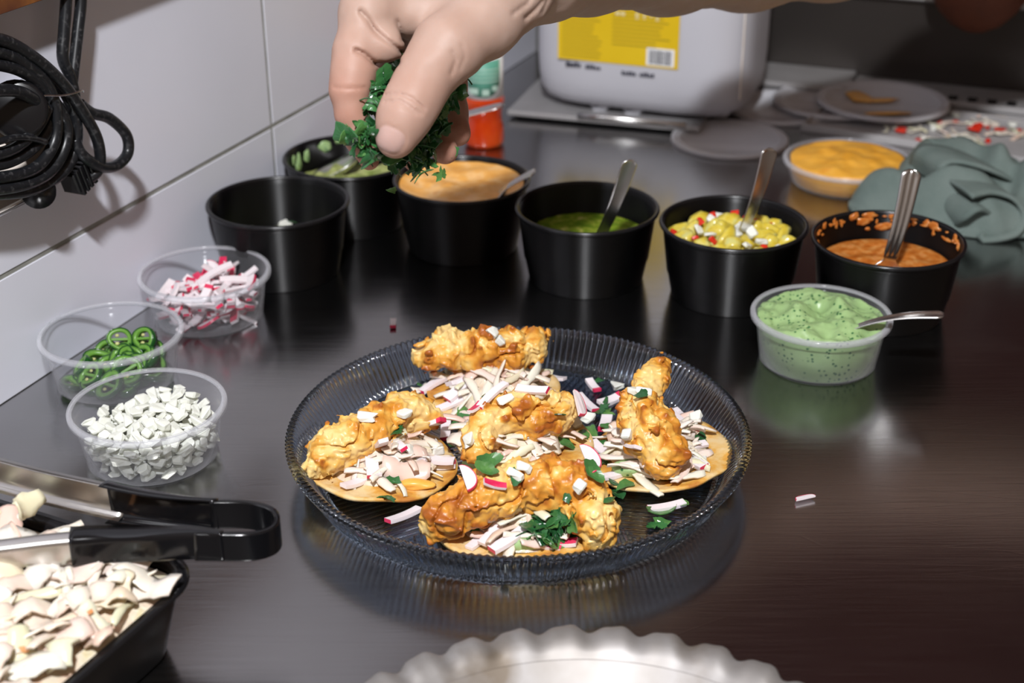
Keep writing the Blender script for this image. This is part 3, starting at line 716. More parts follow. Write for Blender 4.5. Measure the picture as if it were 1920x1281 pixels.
def prawn(k, pts, label, seed):
    P = [(atz(x, y, z), r) for x, y, z, r in pts]
    lo = np.min([p - r for p, r in P], 0) - .008; hi = np.max([p + r for p, r in P], 0) + .008
    fs = [(P[i][0], P[i + 1][0], P[i][1], P[i + 1][1]) for i in range(len(P) - 1)]
    ax = P[-1][0] - P[0][0]; ax = ax / np.linalg.norm(ax)
    ridge = .0015 if k == 'back' else .0006
    def core(p):
        d = None
        for a, b, ra, rb in fs:
            q = cone(p, a, b, ra * .92, rb * .92); d = q if d is None else smin(d, q, .006)
        return d
    def f(p):
        d = core(p)
        n1 = vnoise(p * 95 + seed); n2 = np.abs(vnoise(p * 210 + seed * 2)); n3 = vnoise(p * 420 + seed)
        fl = np.maximum(0, vnoise(p * 150 + 50 + seed) - .16)            # crisp flakes
        rg = np.sin((p @ ax) * 420 + 6 * n1)
        n4 = np.abs(vnoise(p * 300 + 31 + seed)); return d - .0050 * n1 + .0046 * n2 + .0034 * n4 - .0018 * n3 - .012 * fl + ridge * rg - .0016 + .0040 * np.maximum(0, 1 - np.abs(vnoise(p * 62 + 80 + seed)) / .06)
    V, Fs = sdf_mesh(f, lo, hi, .0008, .006)
    me = mesh('fried_prawn', V, Fs, M['batter'])
    up_ = np.clip(core(V) / .004, -.5, 1)
    cr = .20 + .85 * vnoise(V * 62 + seed * 3) + 1.0 * np.maximum(0, vnoise(V * 150 + 50 + seed) - .05) + .30 * up_ + .30 * vnoise(V * 240 + seed) + .30 * np.maximum(0, 1 - np.abs(vnoise(V * 62 + 80 + seed)) / .09)
    cr = np.clip(cr, 0, 1)
    at = me.attributes.new('crust', 'FLOAT', 'POINT'); at.data.foreach_set('value', cr.astype(np.float32))
    o = link('fried_prawn', me); tag(o, label, 'prawn', 'fried prawns on the tostadas'); reg(o)
for i, (k, (pts, label)) in enumerate(PRAWNS.items()): prawn(k, pts, label, i * 3.3 + 1)

SOLIDS.append(([(PC[0] - .13, PC[1] - .13, .0055), (PC[0] + .13, PC[1] - .13, .0055), (PC[0] + .13, PC[1] + .13, .0055), (PC[0] - .13, PC[1] + .13, .0055)], [(0, 1, 2, 3)]))
TREE = BVHTree.FromPolygons(*(lambda q: (q[0], q[1]))(merge(*SOLIDS)))
E0 = Vector(EYE)
def drop(x, y):
    h = TREE.ray_cast(E0, Vector(ray(x, y)).normalized())
    return (h[0], h[1]) if h[0] is not None else (Vector(atz(x, y, .022)), Vector((0, 0, 1)))
def fall(x, y):
    h = TREE.ray_cast(Vector((x, y, .2)), Vector((0, 0, -1))); return h[0], h[1]
def lay(name, me, hit, heading, label, cat, group, lift=.0015, sc=1., tilt=.25):
    """put a piece on the hit point, lying along the surface, its long side along a heading in the ground plane"""
    p, n = hit
    q = Vector((p.x - PC[0], p.y - PC[1])); lim = .1085 if name.startswith(('cabbage', 'radish')) else .115
    if q.length > lim and p.z < .03: q *= lim / q.length; p = Vector((PC[0] + q.x, PC[1] + q.y, p.z + .001))
    if n.z < 0: n = -n
    n = (n + Vector((0, 0, 1.2))).normalized(); x = Vector((math.cos(heading), math.sin(heading), 0)); x = (x - n * x.dot(n)).normalized(); y = n.cross(x)
    Rm = Matrix((x, y, n)).transposed() @ Matrix.Rotation(rnd.uniform(-tilt, tilt), 3, 'X') @ Matrix.Rotation(rnd.uniform(-tilt, tilt) * .6, 3, 'Y')
    o = link(name, me, None, p + n * lift, Rm.to_euler()); o.scale = (sc,) * 3
    return tag(o, label, cat, group)

# cabbage strips: one object each, a dozen shapes
def ribbon(L, w, t, bend, twist, wob, seed):
    k, j = 12, 4; T = np.zeros((k, j, 3)); N = np.zeros((k, j, 3)); ang = 0; x = y = z = 0
    for i in range(k):
        u = i / (k - 1); a = bend * (u - .5); tw = twist * (u - .5)
        cx, cy, cz = math.sin(a) / max(abs(bend), .05) * L if abs(bend) > .05 else (u - .5) * L, (1 - math.cos(a)) / max(abs(bend), .05) * L, wob * math.sin(u * 5 + seed)
        ww = w * (1 - .28 * abs(2 * u - 1) ** 4) * (1 + .16 * math.sin(u * 9 + seed) + .10 * math.sin(u * 23 + 2 * seed))
        for q in range(j):
            s = (q / (j - 1) - .5) * ww
            ny, nz = math.cos(tw), math.sin(tw)
            dy = s * ny; dz = s * nz + .12 * ww * (1 - (2 * q / (j - 1) - 1) ** 2)
            T[i, q] = (cx, cy + dy, cz + dz + t / 2); N[i, q] = (cx, cy + dy, cz + dz - t / 2)
    return grid_solid(T, N)
CAB = [mesh('cabbage_strip', *ribbon(rnd.uniform(.024, .042), rnd.uniform(.0034, .0060), .0011, rnd.uniform(-1.6, 1.6), rnd.uniform(-1.2, 1.2), rnd.uniform(0, .002), k), M['cabbage']) for k in range(14)]
CABW = [mesh('cabbage_leaf', *ribbon(rnd.uniform(.020, .028), rnd.uniform(.010, .014), .0010, rnd.uniform(-.8, .8), rnd.uniform(-.6, .6), .002, k), M['cabbage']) for k in range(5)]
for k, (r, h, off) in MOUND.items():
    c, R = TC[k]; nS = {'back': 44, 'left': 46, 'right': 46, 'front': 50, 'centre': 46}[k]
    for i in range(nS):
        rr = (r * 1.0) * math.sqrt((i + .5) / nS); a = i * 2.39996
        hit = fall(c[0] + off[0] + rr * math.cos(a), c[1] + off[1] + rr * math.sin(a))
        if hit[0] is None: continue
        zmax = c[2] + .004 + h * 1.3
        if hit[0].z > zmax: hit = (Vector((hit[0].x, hit[0].y, c[2] + .003 + h * (1 - (rr / r) ** 2))), Vector((0, 0, 1)))
        w = rnd.random() < .13
        lay('cabbage_leaf' if w else 'cabbage_strip', rnd.choice(CABW if w else CAB), hit, rnd.uniform(0, 6.28), ('broad pale cabbage piece on ' if w else 'creamy pale cabbage shred on ') + TNAME[k], 'cabbage', ('cabbage leaf pieces on ' if w else 'cabbage shreds on ') + TNAME[k], .0018, rnd.uniform(.85, 1.15), .45)
for x, y, hd in [(780, 712, .6), (835, 700, .3), (760, 725, .9), (990, 690, -.3), (1340, 890, 1.2), (1290, 905, .2), (1200, 905, -1.1)]:
    lay('cabbage_strip', rnd.choice(CAB), drop(x, y), hd, 'pale cabbage shred hanging over the edge of a tostada', 'cabbage', 'cabbage shreds over the tostada edges', .002, 1.15, .2)

def hd(dx, dy):
    """ground heading of an image direction near the plate"""
    a, b = atz(960, 850), atz(960 + dx, 850 + dy); return math.atan2(b[1] - a[1], b[0] - a[0])
# radish sticks seen on the plate: (x, y, image direction, shape, scale)
RS = [(868, 728, (60, -30), 0, 1.25, 'back'), (868, 712, (70, -42), 4, 1.3, 'back'), (822, 722, (60, -28), 2, 1.2, 'back'), (850, 760, (60, -15), 0, 1.0, 'back'), (836, 810, (2, 60), 0, 1.15, 'centre'), (808, 800, (50, 20), 3, 1.1, 'left'),
      (697, 862, (15, 60), 0, 1.35, 'left'), (715, 838, (30, 35), 1, 1.2, 'left'), (822, 877, (80, 2), 6, 1.3, 'left'), (815, 866, (60, 4), 4, 1.2, 'left'), (757, 972, (60, -32), 0, 1.05, 'plate'), (870, 905, (20, 40), 5, 1.0, 'left'),
      (780, 858, (40, 18), 4, 1.0, 'left'), (1098, 870, (20, 45), 5, 1.2, 'right'), (1100, 760, (45, 45), 0, 1.0, 'plate'), (1112, 728, (25, 35), 3, .9, 'plate'), (1045, 692, (40, 14), 1, 1.0, 'plate'), (1076, 762, (20, 40), 5, 1.15, 'centre'),
      (1000, 735, (50, 12), 0, .95, 'centre'), (1145, 755, (50, -20), 3, 1.1, 'plate'), (1305, 768, (60, -10), 1, 1.25, 'right'), (1310, 780, (50, -6), 4, 1.2, 'right'), (1302, 795, (60, 42), 0, 1.15, 'right'), (1345, 872, (45, 32), 0, 1.2, 'right'), (1360, 852, (50, -12), 2, 1.0, 'right'),
      (1135, 800, (-15, 45), 3, 1.2, 'right'), (1130, 850, (30, 22), 4, 1.1, 'right'), (1262, 962, (50, -10), 0, 1.0, 'plate'), (1150, 895, (40, -12), 1, 1.1, 'right'), (925, 912, (30, 0), 6, .8, 'front'), (958, 1015, (40, -18), 0, 1.2, 'front'), (925, 1002, (40, -30), 4, 1.1, 'front'),
      (1052, 1022, (30, 4), 6, 1.1, 'front'), (1022, 1024, (45, 6), 6, 1.1, 'front'), (900, 1015, (30, -22), 1, 1.0, 'front'), (1075, 1012, (30, -8), 1, .9, 'front'), (893, 770, (25, -22), 6, .8, 'centre'), (925, 745, (40, -22), 2, 1.0, 'back'), (700, 880, (22, 30), 1, 1.0, 'left'), (655, 915, (50, -30), 1, 1.1, 'left'), (1180, 842, (10, 42), 1, 1., 'right'), (745, 838, (32, 28), 2, 1.0, 'left')]
RL = {'back': 'the tostada at the back', 'left': 'the left tostada', 'right': 'the right tostada', 'front': 'the front tostada', 'centre': 'the middle tostada', 'plate': 'the bare plate'}
for x, y, d, s, sc, k in RS:
    lay('radish_stick', RAD[s], drop(x, y), hd(*d), 'white and pink radish stick lying on ' + RL[k], 'radish', 'radish sticks on ' + RL[k], .0022, sc, .2)
for x, y, k, d in [(670, 775, 'left', 0), (688, 787, 'left', 1), (755, 780, 'left', 0), (735, 868, 'left', 1), (820, 850, 'left', 2), (1190, 738, 'right', 0), (1208, 740, 'right', 4), (1345, 790, 'right', 2), (1310, 868, 'right', 4), (965, 895, 'front', 4), (985, 880, 'front', 4), (1010, 745, 'centre', 3), (948, 752, 'centre', 4), (1080, 800, 'centre', 3), (1100, 790, 'centre', 2), (925, 628, 'back', 2), (935, 645, 'back', 3), (1325, 908, 'plate', 4), (1265, 755, 'right', 2), (1185, 712, 'plate', 1), (800, 985, 'plate', 1), (770, 850, 'left', 5), (1085, 918, 'plate', 3), (880, 830, 'centre', 1), (1180, 820, 'right', 3)]:
    lay('onion_piece', ONI[d], drop(x, y), rnd.uniform(0, 6), 'small translucent onion piece on ' + RL[k], 'onion', 'onion pieces on ' + RL[k], .002, 1.15, .4)

# coriander leaves
def leaf_mesh(seed, L=.010, lob=3):
    """chopped coriander: jagged shards and a few lobed leaflets"""
    r2 = random.Random(seed); n = 26; out = []
    k = r2.choice((5, 6, 7)); el = r2.uniform(1.2, 2.0)
    ca = sorted(2 * math.pi * (q + r2.uniform(-.35, .35)) / k for q in range(k)); cr = [r2.uniform(.30, .60) for q in range(k)]
    for i in range(n):
        a = 2 * math.pi * i / n
        if seed % 4 == 0:
            r = .5 * (1 - .35 * abs(math.sin(a))) + .16 * math.cos(lob * a) * (a < 5) + .07 * r2.uniform(-1, 1) + (.06 if i % 2 else -.05); x, y = r * math.cos(a), r * .8 * math.sin(a)
        else:
            q = max([w for w in range(k) if ca[w] <= a] or [-1]); a0, a1 = ca[q] - (2 * math.pi if q < 0 else 0), ca[(q + 1) % k] + (2 * math.pi if q == k - 1 else 0); t = (a - a0) / (a1 - a0)
            p0, p1 = np.array((math.cos(a0), math.sin(a0))) * cr[q], np.array((math.cos(a1), math.sin(a1))) * cr[(q + 1) % k]
            x, y = p0 + (p1 - p0) * t; w = 1 + .10 * r2.uniform(-1, 1); x, y = x * w * math.sqrt(el), y * w / math.sqrt(el)
        out.append((x * L, y * L))
    b1, b2 = r2.uniform(-60, 60), r2.uniform(-90, 90); t = .00025
    f = lambda x, y: b1 * x * x + b2 * y * y + r2.uniform(-.0003, .0003) * 0
    V = [(x, y, f(x, y) + t) for x, y in out] + [(x * .5, y * .5, f(x * .5, y * .5) + t - .0002) for x, y in out] + [(0, 0, t)]
    V += [(x, y, z - 2 * t) for x, y, z in V]; h = 2 * n + 1; Fs = []
    for i in range(n):
        j = (i + 1) % n
        Fs += [(i, j, n + j, n + i), (n + i, n + j, 2 * n), (h + j, h + i, h + n + i, h + n + j), (h + n + j, h + n + i, h + 2 * n), (j, i, h + i, h + j)]
    return mesh('coriander_leaf', V, Fs, M['leaf'], False)
LEAF = [leaf_mesh(k, rnd.uniform(.009, .014), rnd.choice((3, 3, 5, 2))) for k in range(16)]
stem = mesh('coriander_sprig', *tube(catmull([(-.006, 0, 0), (-.002, .0015, .0005), (.003, .0012, .0012), (.006, -.002, .001)], 4), .00045, 6), M['leaf'])
for x, y, k, sc in [(728, 910, 'left', 1.2), (722, 937, 'left', 1.3), (735, 905, 'left', .9), (742, 812, 'left', 1.15), (768, 843, 'left', .5), (915, 872, 'centre', 1.1), (910, 884, 'centre', .9), (1048, 783, 'centre', 1.2), (1125, 772, 'right', 1.4), (1138, 780, 'right', 1.1), (1110, 815, 'right', 1.2), (1095, 818, 'right', 1.), (1150, 805, 'right', 1.1), (1205, 745, 'right', .9), (1325, 832, 'right', 1.), (1160, 930, 'plate', 1.), (1150, 912, 'plate', 1.), (1172, 915, 'plate', .9), (1240, 968, 'plate', 1.4), (1232, 990, 'plate', 1.1), (1240, 985, 'plate', .9), (1330, 908, 'plate', 1.), (1110, 890, 'right', 1.), (1055, 835, 'centre', 1.1), (1140, 945, 'plate', .8), (868, 775, 'back', .9), (862, 790, 'centre', 1.), (850, 712, 'back', .9), (848, 842, 'left', .5), (892, 998, 'front', 1.), (966, 898, 'front', .8), (1065, 935, 'front', .6), (1130, 870, 'right', .8), (1155, 985, 'plate', .7), (908, 748, 'back', .6), (1118, 858, 'right', .7), (1130, 835, 'right', .7), (1290, 955, 'plate', .8), (760, 708, 'back', .7), (1015, 722, 'plate', .6), (1145, 705, 'plate', .8)]:
    lay('coriander_leaf', rnd.choice(LEAF), drop(x, y), rnd.uniform(0, 6.28), 'torn green coriander leaf lying on ' + RL[k], 'herb', 'coriander leaves on ' + RL[k], .0022, sc, .5)
for i in range(34):
    a = rnd.uniform(0, 6.28); q = math.sqrt(rnd.random()); h = drop(1040 + 48 * q * math.cos(a), 1002 + 30 * q * math.sin(a) - 10 * (1 - q))
    lay('coriander_leaf', rnd.choice(LEAF), h, rnd.uniform(0, 6.28), 'dark coriander leaf in the clump on the front tostada', 'herb', 'clump of coriander on the front tostada', .002 + .007 * (1 - q), rnd.uniform(.9, 1.4), .9)

# radish pieces lying loose on the worktop
for x, y, s, sc, d, lb in [(737, 607, 3, .75, (4, 40), 'stray radish piece lying on the worktop behind the plate'), (1511, 937, 5, .72, (30, -6), 'stray radish sliver lying on the bare worktop to the right of the plate')]:
    o = link('radish_stick', RAD[s], None, atz(x, y, .0016), (.0, 0, hd(*d))); o.scale = (sc,) * 3; tag(o, lb, 'radish')
# scraps in the nearly empty cup
cA = CUPS['A']
o = link('pepper_scrap', mesh('pepper_scrap', *dice(77, (.014, .010, .012)), M['jal_skin'], True), None, (cA[0] + .030, cA[1] + .004, .030), (.5, .6, .4)); tag(o, 'green pepper scrap leaning on the wall of the nearly empty black cup', 'pepper')
bed = link('herb_scraps', mesh('herb_scraps', *surface_disc(.0470, .020, .010, 90, .002, 61, .016, .95), M['guac']), None, (*cA, 0)); tag(bed, 'leftover green and white herb scraps at the bottom of the nearly empty cup', 'herbs', None, 'stuff')
for i in range(26):
    a = rnd.uniform(0, 6.28); r_ = .040 * math.sqrt(rnd.random())
    piece('onion_piece' if i % 2 else 'coriander_leaf', ONI[i % 6] if i % 2 else LEAF[i % 16], (cA[0] + r_ * math.cos(a), cA[1] + r_ * math.sin(a), .0255 + .002 * rnd.random()), rand_rot(.6), 'white onion scrap in the nearly empty black cup' if i % 2 else 'green coriander scrap in the nearly empty black cup', 'onion' if i % 2 else 'herb', ('onion' if i % 2 else 'coriander') + ' scraps in the nearly empty cup', 1.1)

# ================================================================== the hand and forearm
HAND = None
def build_person():
    HS = 1.05; D = lambda x, y, d: atd(x, y, d * HS)
    # every finger as tapered bones rooted in the palm: (pixel x, pixel y, distance, radius)
    thumb = [(972, -12, .835, .0195), (905, 40, .818, .0190), (838, 92, .803, .0172), (800, 140, .797, .0136), (776, 186, .792, .0131), (755, 225, .789, .0118), (741, 262, .787, .0098)]
    index = [(715, -40, .822, .0165), (690, 25, .815, .0150), (668, 100, .808, .0118), (662, 140, .806, .0112), (656, 172, .805, .0098), (660, 215, .806, .0080), (675, 262, .808, .0072), (692, 300, .811, .0055)]
    middle = [(775, -50, .845, .0165), (748, 40, .845, .0135), (724, 135, .846, .0110), (728, 190, .846, .0098), (745, 240, .842, .0085), (778, 300, .836, .0068)]
    ring = [(830, -50, .868, .0160), (805, 40, .868, .0130), (785, 130, .868, .0105), (792, 190, .864, .0098), (808, 240, .856, .0088), (834, 283, .846, .0076)]
    pinky = [(885, -40, .885, .0150), (868, 40, .886, .0118), (850, 110, .884, .0100), (843, 165, .876, .0092), (846, 210, .866, .0088), (858, 250, .857, .0076)]
    chains = [thumb, index, middle, ring, pinky]
    C3 = [[(D(x, y, d), r * HS) for x, y, d, r in c] for c in chains]
    wrist = [(D(1065, -72, .895), .0268), (D(1010, -70, .868), .0260), (D(945, -60, .856), .0255)]; wrist = [(p, r * HS) for p, r in wrist]
    arm = [(D(940, -64, .855), .0240), (D(1010, -70, .872), .0258), (D(1100, -74, .925), .0298), (D(1250, -82, 1.01), .0358), (D(1400, -94, 1.085), .0404), (D(1560, -116, 1.14), .0436), (D(1800, -185, 1.18), .0455), (D(2250, -330, 1.20), .0470)]; arm = [(p, r * HS) for p, r in arm]
    palm = [(D(945, -55, .858), D(740, -45, .832), .0215, .0165), (D(945, -55, .862), D(790, -50, .850), .0215, .0175), (D(945, -50, .866), D(850, -40, .874), .0215, .0165), (D(910, 10, .838), D(735, 28, .822), .0195, .0135), (D(880, 10, .850), D(800, 20, .850), .022, .018), (D(935, 0, .858), D(870, 10, .876), .020, .015)]; palm = [(a, b, ra * HS, rb * HS) for a, b, ra, rb in palm]
    bulge = (D(718, 84, .8105), .0118 * HS)
    def chain(p, c, k):
        d = None
        for (a, ra), (b, rb) in zip(c[:-1], c[1:]):
            q = cone(p, a, b, ra, rb); d = q if d is None else smin(d, q, k)
        return d
    creases = [([(676, 22), (690, 36), (702, 56), (720, 72), (752, 96)], .0026, 4.5), ([(668, 94), (684, 102), (703, 119), (722, 122), (745, 117)], .0030, 4.5), ([(745, 40), (752, 56), (755, 75)], .0012, 4), ([(628, 164), (650, 166), (684, 165)], .0008, 3),
               ([(724, 178), (748, 174), (775, 186), (796, 204)], .0010, 2.6), ([(722, 190), (750, 189), (776, 205), (790, 214)], .0011, 2.6), ([(735, 200), (755, 200), (778, 214)], .0006, 2.4), ([(848, 98), (856, 112), (846, 138)], .0009, 4), ([(866, 84), (872, 106), (862, 128)], .0006, 4), ([(1000, -20), (990, 6), (962, 26)], .0012, 4), ([(1018, 2), (1004, 18), (985, 34)], .0016, 4), ([(1030, -10), (1022, 10), (1016, 24)], .0010, 4)]
    nc, na, nb_, nw = np.array([731., 262.]), np.array([-.43, .903]), 23., 27.
    def nailmask(p):
        x, y, z = pxof(p); u = (x - nc[0]) * na[0] + (y - nc[1]) * na[1]; v = -(x - nc[0]) * na[1] + (y - nc[1]) * na[0]
        return (np.abs(u) / nb_) ** 3.2 + (np.abs(v) / nw) ** 3.2
    def base(p):
        d = chain(p, arm, .02); d = smin(d, chain(p, wrist, .02), .02)
        for a, b, ra, rb in palm: d = smin(d, cone(p, a, b, ra, rb), .016)
        d = smin(d, chain(p, C3[0], .010), .012)
        for c in C3[1:]: d = smin(d, chain(p, c, .006), .0055)
        return smin(d, np.linalg.norm(p - bulge[0], axis=1) - bulge[1], .005)
    def f(p):
        d = base(p); x, y, z = pxof(p)
        near = (np.abs(d) < .01) & (z < .90 * HS)
        if near.any():
            xs, ys = x[near], y[near]; g = np.zeros(len(xs))
            for pts, amp, w in creases:
                dm = np.full(len(xs), 1e9)
                for (x0, y0), (x1, y1) in zip(pts[:-1], pts[1:]):
                    t = np.clip(((xs - x0) * (x1 - x0) + (ys - y0) * (y1 - y0)) / ((x1 - x0) ** 2 + (y1 - y0) ** 2), 0, 1)
                    dm = np.minimum(dm, np.hypot(xs - x0 - t * (x1 - x0), ys - y0 - t * (y1 - y0)))
                g = np.maximum(g, amp * np.exp(-(dm / w) ** 2))
            nm = nailmask(p[near]); zf = z[near] < .786 * HS
            g = g + np.where(zf, .0006 * np.exp(-((nm - 1.15) / .35) ** 2), 0)
            d[near] += g
        return d - .0005 * vnoise(p * 160)
    allp = [q for c in C3 for q in c] + arm + wrist
    lo = np.min([a - r for a, r in allp], 0) - .006; hi = np.max([a + r for a, r in allp], 0) + .006
    V, Fs = sdf_mesh(f, lo, hi, .0012, .003)
    me = mesh('person', V, Fs, M['skin'])
    x, y, z = pxof(V)
    red = np.zeros(len(V))
    for c, w in zip(C3, (.50, .98, .9, .9, .9)):
        for k, (q, r) in enumerate(c):
            u = k / (len(c) - 1); red = np.maximum(red, w * np.clip((u - .05) * 1.7, 0, 1) * np.exp(-(np.linalg.norm(V - q, axis=1) / (r * 1.7)) ** 2))
    nm = nailmask(V); nail = np.where(z < .786 * HS, np.clip((1.15 - nm) * 3, 0, 1), 0)
    for nme, val in (('redness', red), ('nail', nail)):
        at = me.attributes.new(nme, 'FLOAT', 'POINT'); at.data.foreach_set('value', val.astype(np.float32))
    o = link('person', me); tag(o, 'bare forearm and hand reaching in from the right, pinching chopped coriander over the plate', 'person')
    return V
HV = build_person()

# coriander in the fist: clusters (pixel x, y, spread x, y, distance, count)
for x, y, sx, sy, d, n in [(706, 185, 22, 38, .803, 34), (668, 252, 24, 18, .797, 24), (690, 268, 22, 26, .798, 20), (712, 235, 14, 40, .803, 16), (722, 290, 22, 14, .800, 10), (838, 185, 18, 34, .838, 30), (812, 235, 22, 30, .832, 32), (795, 272, 24, 24, .822, 32), (778, 304, 24, 20, .818, 28), (818, 215, 20, 26, .826, 16), (748, 118, 8, 22, .832, 7), (838, 160, 14, 22, .862, 8)]:
    for i in range(n):
        p = atd(x + rnd.gauss(0, sx * .55), y + rnd.gauss(0, sy * .55), 1.05 * (d + rnd.uniform(-.006, .010)))
        o = link('coriander_leaf', rnd.choice(LEAF), None, p, rand_rot(1.5)); o.scale = (rnd.choice((.45, .55, .7, .85, 1.0, 1.15)),) * 3
        tag(o, 'torn coriander leaf in the bunch pinched by the hand', 'herb', 'coriander held in the hand')
for x, y, d, s, lb in [(828, 326, .83, .9, 'single coriander leaf falling below the fingertips over the orange sauce'), (655, 258, .792, 1.7, 'large bright coriander leaf sticking out at the lower left of the pinched bunch'), (735, 358, .85, .5, 'tiny coriander scrap falling in front of the black cup rim'), (702, 250, .783, .7, 'small coriander scrap stuck to the side of the thumb'), (850, 282, .842, .8, 'coriander leaf stuck to a fingertip below the bunch')]:
    o = link('coriander_leaf', LEAF[int(x) % 16], None, atd(x, y, d * 1.05), (1.2, rnd.uniform(-.4, .4), rnd.uniform(0, 3))); o.scale = (s,) * 3; tag(o, lb, 'herb')
for x, y, d, rz, lb in [(782, 325, .815, .3, 'thin curled coriander stem hanging under the bunch'), (868, 152, .85, -.2, 'thin dark coriander stem sticking out right of the thumb'), (693, 190, .795, -.3, 'pale coriander stem at the left of the bunch')]:
    o = link('coriander_sprig', stem, None, atd(x, y, d * 1.05), (1.2, 0, rz)); tag(o, lb, 'herb')

# ================================================================== cables on the wall
def wp(x, y, o): return atw(x, y, o * .40)
cable = empty('power_cable', wp(60, 230, .06), 'coiled black power cable with plugs hanging on the tiled wall', 'cable')
def cable_part(name, pts, r=.0040, mt='black_rubber', n=12):
    P = [np.asarray(wp(*p)) - np.array(cable.location) for p in pts]
    link(name, mesh(name, *tube(catmull(P, 8), r, n), M[mt]), cable)
cable_part('cord', [(126, -90, .045), (124, 0, .045), (120, 60, .046), (118, 110, .048), (134, 150, .052), (140, 200, .05), (120, 250, .05)])
cable_part('cord', [(154, -90, .045), (152, 0, .045), (146, 60, .047), (138, 130, .050), (132, 180, .052), (120, 230, .05), (100, 280, .05)])
cable_part('loop', [(-90, 66, .085), (0, 74, .085), (60, 105, .086), (112, 150, .088), (152, 205, .090), (180, 255, .090), (188, 295, .088), (182, 322, .080), (160, 340, .07)])
cable_part('loop', [(150, 195, .078), (172, 212, .080), (205, 222, .082), (236, 252, .084), (240, 285, .085), (222, 308, .086), (196, 314, .087), (168, 302, .086), (150, 285, .082), (140, 262, .075)])
cable_part('loop', [(-90, 92, .08), (0, 98, .08), (50, 122, .081), (92, 165, .083), (106, 220, .085), (100, 270, .085), (70, 312, .084), (20, 330, .083), (-60, 334, .08), (-120, 300, .08)])
cable_part('loop', [(-90, 118, .078), (0, 122, .078), (55, 142, .079), (100, 188, .080), (125, 235, .081), (118, 285, .082), (86, 328, .082), (30, 350, .082), (-60, 356, .08), (-120, 330, .08)])
cable_part('loop', [(90, 140, .070), (125, 180, .072), (144, 235, .073), (138, 290, .073), (110, 330, .073), (60, 356, .072), (0, 364, .072), (-80, 364, .07)])
cable_part('loop', [(-90, 178, .092), (-10, 170, .092), (35, 172, .092), (66, 188, .090), (84, 205, .088)])
cable_part('loop', [(90, 200, .080), (74, 232, .084), (48, 262, .086), (10, 285, .086), (-60, 300, .085)])
cable_part('loop', [(98, 222, .074), (82, 255, .078), (52, 285, .080), (10, 306, .080), (-60, 316, .08)])
cable_part('wire_tie', [(74, 182, .093), (88, 179, .096), (115, 179, .097), (138, 175, .099), (153, 170, .096), (156, 172, .09)], .0007, 'steel', 8)
cable_part('zip_tie', [(-60, 285, .094), (-10, 268, .096), (30, 258, .096), (62, 260, .093), (86, 266, .090)], .0022, 'black_rubber', 6)
def plug(pts, r, name='plug'):
    P = [np.asarray(wp(*p)) - np.array(cable.location) for p in pts]; link(name, mesh(name, *tube(P, r, 24), M['black']), cable)
plug([(36, 205, .045), (34, 205, .052), (33, 205, .072), (33, 205, .074)], lambda u: .019 if u < .9 else .0165)
plug([(72, 355, .045), (72, 358, .055), (72, 360, .062)], .0115)
hb = [box((-.010, -.008 + k * .0046, -.010), (.008, -.0048 + k * .0046, .010), .0006) for k in range(4)] + [box((-.008, -.010, -.008), (.006, .012, .008), .001)]
MP = Matrix.Translation(Vector(wp(146, 330, .062)) - cable.location) @ Matrix(((WN[0], WD[0], 0, 0), (WN[1], WD[1], 0, 0), (0, 0, 1, 0), (0, 0, 0, 1))) @ Matrix.Rotation(.3, 4, 'X')
V, Fs = merge(*hb); link('plug', mesh('plug', [tuple(MP @ Vector(v)) for v in V], Fs, M['black'], False), cable)
# the white socket block the plugs sit in
sb = wp(118, 354, .045); s0 = float((sb - WP) @ WD)
sock = empty('socket_block', WP + WD * (s0 - .1) + np.array([0, 0, sb[2]]), 'white plastic socket block with stains on the tiled wall behind the cable', 'socket')
MS = Matrix.Translation(-sock.location) @ MW
link('housing', mesh('housing', *box((.0005, s0 - .26, sb[2] + .002), (.0175, s0, sb[2] + .075), .005, MS), M['dirty_white'], True), sock)
link('base_plate', mesh('base_plate', *box((.0002, s0 - .262, sb[2] - .002), (.012, s0 + .003, sb[2] + .078), .003, MS), M['white_plastic'], True), sock)
# rusty shelf corner above
e1 = atw(37, 12, .024); zs = float(e1[2])
shelf = empty('wall_shelf', WP + WN * .02 + np.array([0, 0, zs]), 'rust-brown shelf edge on the tiled wall above the cable', 'shelf')
MSH = Matrix.Translation(-shelf.location) @ MW
link('board', mesh('board', *box((.0005, -.6, zs), (.0238, .30, zs + .018), .0008, MSH), M['rust'], False), shelf)
link('front_lip', mesh('front_lip', *box((.0240, -.6, zs - .0005), (.0256, .30, zs + .03), .0004, MSH), M['rust'], False), shelf)

# ================================================================== jug, bottle, back clutter
def frame_at(P, ang): return Matrix.Translation(Vector(P)) @ Matrix.Rotation(ang, 4, 'Z')
def squircle_loft(stations, n=96, pw=5.):
    V, Fs = [], []
    for hx, hy, z, cx in stations:
        for i in range(n):
            a = 2 * math.pi * i / n; c_, s_ = math.cos(a), math.sin(a); q = (abs(c_) ** pw + abs(s_) ** pw) ** (-1 / pw)
            V.append((cx + hx * c_ * q, hy * s_ * q, z))
    for k in range(len(stations) - 1):
        for i in range(n):
            j = (i + 1) % n; Fs.append((k * n + i, k * n + j, (k + 1) * n + j, (k + 1) * n + i))
    Fs.append(tuple(reversed(range(n)))); m_ = (len(stations) - 1) * n; Fs.append(tuple(m_ + i for i in range(n)))
    return V, Fs
SHZ = .009
JA = -.36
jf = atz(1182, 226, SHZ); jc = Vector(jf) + Vector((-math.sin(JA), math.cos(JA), 0)) * .082
jug = empty('plastic_jug', (jc.x, jc.y, SHZ + .0002), 'large white plastic jug with a yellow printed label behind the bottle', 'jug', None, (0, 0, JA))
